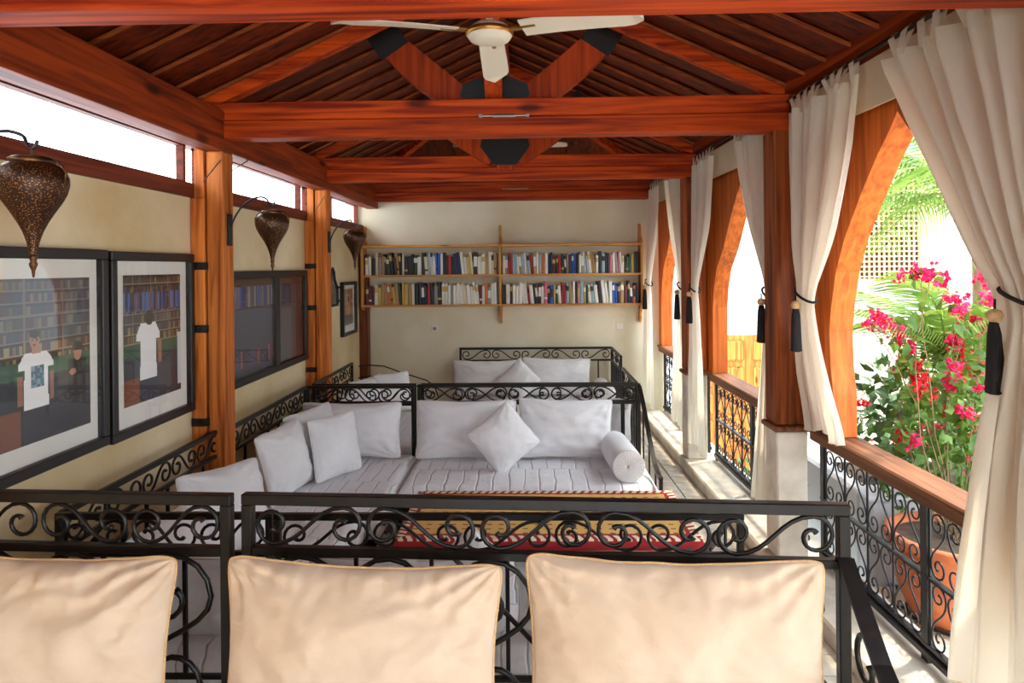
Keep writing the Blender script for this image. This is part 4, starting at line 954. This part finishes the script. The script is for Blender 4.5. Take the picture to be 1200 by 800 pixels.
cm = {'w': 'white', 'c': 'cream', 'g': 'grey', 'k': 'black', 'n': 'navy blue', 'b': 'bright blue', 'r': 'red', 'p': 'pale blue', 'P': 'pink', 'R': 'pink', 't': 'tan', 'o': 'orange', 'O': 'orange', 'D': 'dark green', 'G': 'dark green', 'y': 'yellow', 'm': 'maroon', 'd': 'dark brown'}
rb = random.Random(11)
def ordw(n_): return '%d%s' % (n_, 'th' if 10 <= n_ % 100 <= 20 else {1: 'st', 2: 'nd', 3: 'rd'}.get(n_ % 10, 'th'))
for where, xa, xb_, z, seq in rows:
    wds = [rb.uniform(.022, .044) for _ in seq]; sc_ = (xb_-xa-.02)/(sum(wds)+.0025*len(wds)); x = xa+.004; prevlean = 0
    if sc_ > 1.15: sc_ = 1.15
    for i, ch in enumerate(seq):
        th = wds[i]*sc_; h = rb.uniform(.20, .262) if ch not in 'mG' else rb.uniform(.18, .22); d = rb.uniform(.12, .16); col = cm[ch]
        lean = 0
        blk = (i//6) % 4
        if blk == 1: lean = -.10
        if blk == 3 and i % 2: lean = -.06
        lean = lean if lean == prevlean or i == 0 else lean
        o = link('book', book_mesh(col, rb.choice((0, 0, 0, 1, 2, 3))), None, (x+th/2, YF+.02+rb.uniform(0, .015), z), (0, -lean*.7 if False else 0, 0),
                 '%s %s book, %s from the left on the %s' % ('thick' if th > .037 else 'thin' if th < .027 else 'medium', col, ordw(i+1), where), 'book', 'books on the pine wall shelf')
        o.scale = (th, d, h)
        if lean:
            o.rotation_euler = (0, lean, 0); o.location.x += 0.004
            o.location.z += th/2*abs(math.sin(lean)) if lean else 0
        x += th+.0025*sc_
        prevlean = lean

# ------------------------------------------------------------------ outside: terrace, pot, planting, court wing
ter = struct('floor_1', MB().box(1.80, 3.6, -3, 3.86, -.3, -.014), GROUT)
ti = tile_mesh(.196, .014); tmo = ti.mesh('tile', TILEO)
tb = tile_mesh(.05, .003).xf(Matrix.Rotation(PI/4, 4, 'Z')).mesh('blue_inset', BLUE)
for i in range(7):
    for j in range(12):
        x, y = 1.91+i*.2, 1.55+j*.2
        if y > 3.78: continue
        a = link('tile', tmo, ter, (x, y, 0)); link('blue_inset', tb, a, (.1, .1, .004), label='small blue square inset')
pw = solo('planter_wall', MB().bbox(1.90, 3.6, 3.88, 4.02, -.3, .47, .02).bbox(1.90, 2.02, 4.02, 5.0, -.3, .47, .02).bbox(1.86, 3.6, 3.84, 4.06, .47, .50, .01), WHITEW, 'low whitewashed planter wall behind the terracotta pot', 'wall', (2.7, 3.95, 0))
solo('planter_soil', MB().box(2.02, 3.6, 4.02, 5.0, -.3, .36), SOIL, 'dark soil filling the planter behind the white low wall', 'soil', (2.8, 4.5, .3))
t = thing('terracotta_pot', 'large round terracotta pot standing on the terrace behind the near railing', 'pot', (2.12, 3.47, 0))
part('pot_body', MB().lathe([(0, .03), (.19, .03), (.21, .05), (.255, .14), (.285, .26), (.295, .36), (.29, .39), (.315, .395), (.32, .41), (.32, .435), (.305, .445), (.28, .44), (.27, .39), (.0, .38)], 40), TERRA, t, True)
part('soil', MB().lathe([(.272, .405), (0, .41)], 24), SOIL, t)
part('iron_stand', MB().tube([(.22*math.cos(a), .22*math.sin(a), .025) for a in [2*PI*k/24 for k in range(25)]], .008, 6).tube([(.2, -.1, .02), (.28, -.18, .0)], .008, 6).tube([(-.2, -.1, .02), (-.28, -.18, .0)], .008, 6).tube([(.2, .1, .02), (.28, .18, .0)], .008, 6).tube([(-.2, .1, .02), (-.28, .18, .0)], .008, 6), IRON, t)
t = thing('stone_urn', 'grey weathered stone urn among the flowers beyond the terracotta pot', 'urn', (2.95, 3.62, 0))
part('urn_body', MB().lathe([(0, .0), (.15, 0), (.16, .04), (.12, .08), (.17, .16), (.24, .3), (.26, .45), (.23, .56), (.2, .6), (.24, .64), (.24, .67), (.19, .67), (.17, .6), (0, .58)], 28), GREYP, t, True)

# bougainvillea: stems, leaves, flower clusters
FL = [(1.81, 3.69, 1.47), (1.97, 3.94, 1.49), (2.02, 3.8, 1.38), (2.16, 3.98, 1.29), (2.15, 4.0, 1.22), (2.0, 3.55, 1.75), (2.04, 3.51, 1.74), (2.49, 4.17, 1.68), (2.27, 3.71, 1.6), (2.3, 3.69, 1.58), (2.67, 4.3, 1.48), (2.47, 3.88, 1.49), (2.48, 4.17, 1.33), (2.36, 3.88, 1.35), (2.5, 4.01, 1.29), (2.19, 3.62, 1.25), (2.48, 4.01, 1.15), (2.67, 4.19, 1.19), (2.55, 3.92, 1.44), (2.71, 4.09, 1.32), (2.18, 4.04, 0.8), (1.96, 3.55, 0.87), (2.33, 4.11, 0.82), (2.31, 3.97, 0.85), (2.26, 3.74, 0.99), (2.19, 3.52, 1.05), (2.73, 4.19, 0.8), (1.9, 3.88, 0.76), (2.15, 4.08, 0.55), (2.61, 4.2, 0.6), (2.71, 4.07, 0.51), (2.37, 4.24, 0.99), (2.12, 3.82, 1.2), (2.69, 4.14, 1.16), (2.12, 3.86, 1.36), (2.5, 4.25, 0.73), (2.68, 4.2, 0.84), (2.38, 3.58, 1.15), (2.04, 3.61, 1.16), (2.24, 3.67, 1.17), (2.0, 4.27, 0.95), (2.03, 3.85, 1.44), (2.6, 4.0, 1.71), (2.5, 3.74, 1.6)]
rf = random.Random(21)
def leafq(mb, c, d, up_, L_, W_):
    d = d.normalized(); s_ = d.cross(up_); s_ = s_.normalized() if s_.length > 1e-4 else Vector((1, 0, 0)); n_ = s_.cross(d)
    mb.add([c, c+d*L_*.35+s_*W_/2+n_*W_*.12, c+d*L_*.4, c+d*L_*.35-s_*W_/2+n_*W_*.12, c+d*L_-n_*L_*.1], [(0, 1, 2), (0, 2, 3), (1, 4, 2), (2, 4, 3)])
def rv(): 
    v = Vector((rf.gauss(0, 1), rf.gauss(0, 1), rf.gauss(0, 1))); return v.normalized()
cmesh = []
for v_ in range(6):
    mb = MB()
    for _ in range(22):
        p = Vector((rf.gauss(0, .03), rf.gauss(0, .03), rf.gauss(0, .022)))
        a = rv()
        for k in range(3):
            leafq(mb, p, (a+rv()*.8), rv(), .034, .03)
    cmesh.append(mb.mesh('flower_cluster', MAG if v_ % 2 else REDF))
bog = thing('bougainvillea', 'bougainvillea with crimson and magenta flower clusters growing from the terracotta pot', 'plant', (2.12, 3.47, .40))
base = Vector((2.12, 3.47, .40)); lf = [MB() for _ in range(1)]; st = MB(); leaves = []
for i, p in enumerate(FL):
    p = Vector(p); mid = base.lerp(p, .45)+Vector((rf.uniform(-.3, .3), rf.uniform(-.05, .15), .12)); P = []
    for k in range(9):
        q = k/8; P.append(base*(1-q)**2+mid*2*q*(1-q)+p*q*q+Vector((.012*math.sin(k*2+i), .01*math.cos(k*1.7+i), 0)))
    if i % 3 == 0 or i in (5, 11): part('branch', MB().tube(P, [.0045*(1-.6*k/8) for k in range(9)], 5), STEM, bog, True, world=True)
    for k in range(3, 9):
        for _ in range(3):
            lp = P[k]+rv()*.05; leaves.append((lp, rv()+Vector((0, 0, -.3))))
    s_ = rf.uniform(.6, 1.0) if p.z > .6 else .7
    o = link('flower_cluster', cmesh[i % 6 if p.z < 1.3 else (i % 3)*2+1], bog, p-bog.location, (rf.uniform(0, 6), rf.uniform(0, 6), rf.uniform(0, 6))); o.scale = (s_,)*3
    if rf.random() < .8:
        o = link('flower_cluster', cmesh[(i+2) % 6 if p.z < 1.3 else (i % 3)*2+1], bog, p-bog.location+Vector((rf.uniform(-.08, .08), rf.uniform(-.05, .05), rf.uniform(-.07, .05))), (rf.uniform(0, 6), rf.uniform(0, 6), rf.uniform(0, 6))); o.scale = (s_*.7,)*3
lm = [MB() for _ in range(2)]
leafq(lm[0], Vector((0, 0, 0)), Vector((1, 0, 0)), Vector((0, 0, 1)), .075, .05); leafq(lm[1], Vector((0, 0, 0)), Vector((1, 0, .2)), Vector((0, 0, 1)), .055, .042)
lme = [m__.mesh('leaf', LEAF) for m__ in lm]
rf.shuffle(leaves)
for lp, d in leaves[:290]:
    o = link('leaf', rf.choice(lme), bog, lp-bog.location, (rf.uniform(0, 6), rf.uniform(0, 6), rf.uniform(0, 6))); s_ = rf.uniform(.7, 1.5); o.scale = (s_,)*3
mb = MB()
for lp, d in leaves[290:]: leafq(mb, lp, d, rv(), .06, .045)
part('small_leaves', mb, LEAF, bog, world=True); bog.children[-1]['kind'] = 'stuff'
# palms: every frond its own part
def frond_mesh(L_, droop, n_=38, lw=.026, ll=.46, curve=1.0):
    mb = MB(); P = []
    for i in range(n_+1):
        q = i/n_; P.append(Vector((L_*(q-.18*droop*q*q), 0, L_*(.62*q-droop*q*q))))
    mb.tube(P, [.009*(1-.8*i/n_) for i in range(n_+1)], 4)
    for i in range(4, n_+1):
        q = i/n_; tt = (P[i]-P[i-1]).normalized(); l_ = ll*math.sin(PI*(.12+.84*q))**.7
        for s_ in (-1, 1):
            d = (tt*.65+Vector((0, s_*.9, .15))).normalized(); p0 = P[i]; sd_ = Vector((0, 0, 1)).cross(d).normalized()*lw/2
            vs = []; 
            for k in range(4):
                r_ = k/3; c = p0+d*l_*r_*(1-.15*r_)+Vector((0, 0, -l_*.75*r_*r_))+Vector((rf.uniform(-.01, .01),)*3)
                vs += [c-sd_*(1-r_*.9), c+sd_*(1-r_*.9)+Vector((0, 0, .003))]
            mb.add(vs, [(k*2, k*2+1, k*2+3, k*2+2) for k in range(3)])
    return mb.mesh('frond', PALM)
def palm(label, loc, fronds, cat='palm', L_=1.5):
    t = thing('palm', label, cat, loc, group='palms outside the arcade')
    ms = [frond_mesh(L_, .75), frond_mesh(L_*.9, 1.0), frond_mesh(L_*1.05, .9)]
    for k, (az, tilt, s_) in enumerate(fronds):
        o = link('frond', ms[k % 3], t, (0, 0, .0), (0, math.radians(tilt), math.radians(az))); o.scale = (s_,)*3
    return t
t = palm('feathery areca palm arching beyond the railing, behind the crimson flowers', (2.50, 4.16, 1.0), [(185, -48, .62), (205, -58, .68), (170, -62, .66), (235, -50, .62), (20, -50, .7), (330, -48, .7), (275, -50, .6), (60, -60, .6), (220, -66, .72), (300, -60, .7), (350, -66, .75)])
for k in range(4): part('cane', MB().tube([(rf.uniform(-.05, .05), rf.uniform(-.05, .05), -.62), (rf.uniform(-.03, .03), rf.uniform(-.03, .03), .1)], .014, 6), PALM, t)
t = palm('tall palm whose pale fronds droop across the latticed window', (4.15, 6.4, 2.15), [(190, -25, 1.0), (205, -15, .95), (175, -35, 1.05), (225, -20, .95), (160, -18, .9), (198, -42, 1.1), (183, -8, .9), (215, -35, 1.0), (250, -30, .8), (20, -25, 1), (320, -25, 1), (70, -25, 1), (120, -25, 1), (285, -15, .9)], L_=1.7)
part('trunk', MB().tube([(0, 0, .1), (.03, .02, -1.6), (.1, .0, -4.4)], [.06, .07, .09], 10), STEM, t, True)
t = palm('small yellow-green palm beyond the near curtain edge', (4.1, 5.9, 1.05), [(180, -30, .6), (220, -45, .5), (150, -50, .5), (100, -40, .6), (270, -40, .6), (330, -30, .6), (30, -40, .6)], L_=1.3)
part('trunk', MB().tube([(0, 0, .05), (.0, .02, -3.3)], .035, 8), STEM, t, True)
# dense shrubs
def shrub(label, loc, rad, n_, mat=SHRUB):
    mb = MB()
    for _ in range(n_):
        d = rv(); r_ = rf.random()**.35; p = Vector((d.x*rad[0], d.y*rad[1], d.z*rad[2]))*r_
        leafq(mb, p, rv()+d*.5, rv(), .10, .055)
    t = thing('shrub', label, 'shrub', loc, group='shrubs outside')
    o = part('foliage', mb, mat, t); o['kind'] = 'stuff'
    part('stem', MB().tube([(0, 0, -rad[2]-.05), (0, 0, rad[2]*.3)], .02, 6), STEM, t)
    return t
shrub('dark green leafy shrub in the planter below the areca palm', (2.40, 4.5, .78), (.34, .28, .40), 380)
shrub('bright leafy shrub in the planter right of the palm', (3.1, 4.45, .82), (.40, .33, .42), 480, LEAF)
shrub('grey-green shrub in the court beyond the planter', (3.9, 6.4, -.2), (.9, .6, 1.15), 1800)
shrub('low dark shrub at the foot of the middle railing, in the court below', (3.0, 8.6, -1.4), (.7, .6, .8), 1200)
shrub('leafy shrub in the court behind the near curtain', (5.2, 7.2, -.4), (.9, .7, 1.2), 1800, LEAF)

# court: lower floor and the facing wing
struct('floor_2', MB().box(1.8, 16, 3.9, 14, -2.4, -2.3), noisy('court_paving', (196, 180, 160), (220, 206, 188), (3, 3, 3), .8, .1))
struct('floor_3', MB().box(3.6, 16, -6, 4.0, -2.4, -2.3), MT['court_paving'])
YW = 12.0
struct('wall_court', MB().box(1.7, 16, YW, YW+.4, -2.3, 7.2), WHITEW)
struct('wall_court_side', MB().box(12, 12.4, -6, YW, -2.3, 6.5), WHITEW)
# panelled door under the white wall
t = thing('panelled_door', 'brown panelled wooden double door low in the white court wall', 'door', (3.4, YW, -2.3))
part('door_frame', MB().box(-.72, .95, -.06, 0, 0, 2.87), WDOOR, t)
for c_ in (-.42, .12, .66):
    for r_ in range(6):
        part('panel', MB().bbox(c_-.19, c_+.19, -.10, -.055, .12+r_*.46, .12+r_*.46+.36, .03), WDOOR, t)
part('lintel', MB().box(-.78, 1.0, -.05, .0, 2.87, 2.92), WHITEW, t)
part('handle', MB().tube([(.93, -.08, 2.2), (.93, -.12, 2.1), (.93, -.08, 2.0)], .014, 6), IRON, t)
# latticed window
t = thing('lattice_window', 'pale wooden latticed window with small upper panes in the white court wall', 'window', (6.4, YW, 1.5))
def fb(x0, x1, z0, z1, nm='frame_bar', d=.09): part(nm, MB().bbox(x0-6.4, x1-6.4, -d, 0, z0-1.5, z1-1.5, .01), WPALE, t)
fb(5.45, 7.15, 1.38, 1.52, 'sill', .14); fb(5.45, 7.15, 3.33, 3.45); fb(5.45, 5.58, 1.52, 3.33); fb(6.72, 6.82, 1.52, 4.9); fb(6.82, 7.15, 1.52, 4.9, 'shutter_board', .06); fb(5.45, 6.72, 4.75, 4.9)
for z in (3.62, 4.12): fb(5.45, 6.72, z, z+.08, 'glazing_bar')
for x in (5.95, 6.35): fb(x, x+.06, 3.45, 4.75, 'glazing_bar')
part('pane', MB().box(5.5-6.4, 6.72-6.4, -.03, -.024, 1.95, 3.25), flat('sky_reflection_paint', (120, 160, 190), .3), t)  # flat blue stands in for the sky reflected in the panes
part('dark_backing', MB().box(5.58-6.4, 6.72-6.4, -.02, -.01, .02, 1.83), flat('dim_interior', (88, 64, 46), .9), t)
for i in range(14):
    x = 5.62+i*.085; part('lattice_bar', MB().bar((x-6.4, -.05, .02), (x-6.4, -.05, 1.83), .024, .03, (0, 1, 0)), WPALE, t)
for j in range(21):
    z = 1.56+j*.087; part('lattice_bar', MB().bar((5.58-6.4, -.056, z-1.5), (6.72-6.4, -.056, z-1.5), .03, .024), WPALE, t)
kb = MB()
for i in range(14):
    for j in range(21):
        kb.bbox(5.62+i*.085-6.4-.02, 5.62+i*.085-6.4+.02, -.085, -.045, 1.56+j*.087-1.5-.02, 1.56+j*.087-1.5+.02, .008)
o = part('lattice_knobs', kb, WPALE, t); o['kind'] = 'stuff'
# pale brick facing right of the window and below
def bricks(name, label, x0, x1, z0, z1, y):
    t = thing(name, label, 'wall', ((x0+x1)/2, y, z0)); b = MB(); z = z0; r = 0
    part('mortar_bed', MB().box(x0, x1, y-.03, y+.0, z0, z1), PLASTB, t, world=True)
    while z < z1-.03:
        x = x0-(.11 if r % 2 else 0)
        while x < x1-.02:
            a, c = max(x, x0)+.006, min(x+.22, x1)-.006
            if c-a > .03: b.box(a, c, y-.05-rf.uniform(0, .01), y-.02, z+.006, z+.055)
            x += .22
        z += .062; r += 1
    o = part('brick_courses', b, BRICKM, t, world=True); o['kind'] = 'stuff'
bricks('brick_pier', 'pale brick facing right of the latticed window', 7.2, 8.6, .9, 4.2, YW)
bricks('garden_wall', 'pale brick garden wall behind the palm and flowers', 4.6, 7.6, -2.3, 1.0, 10.0)
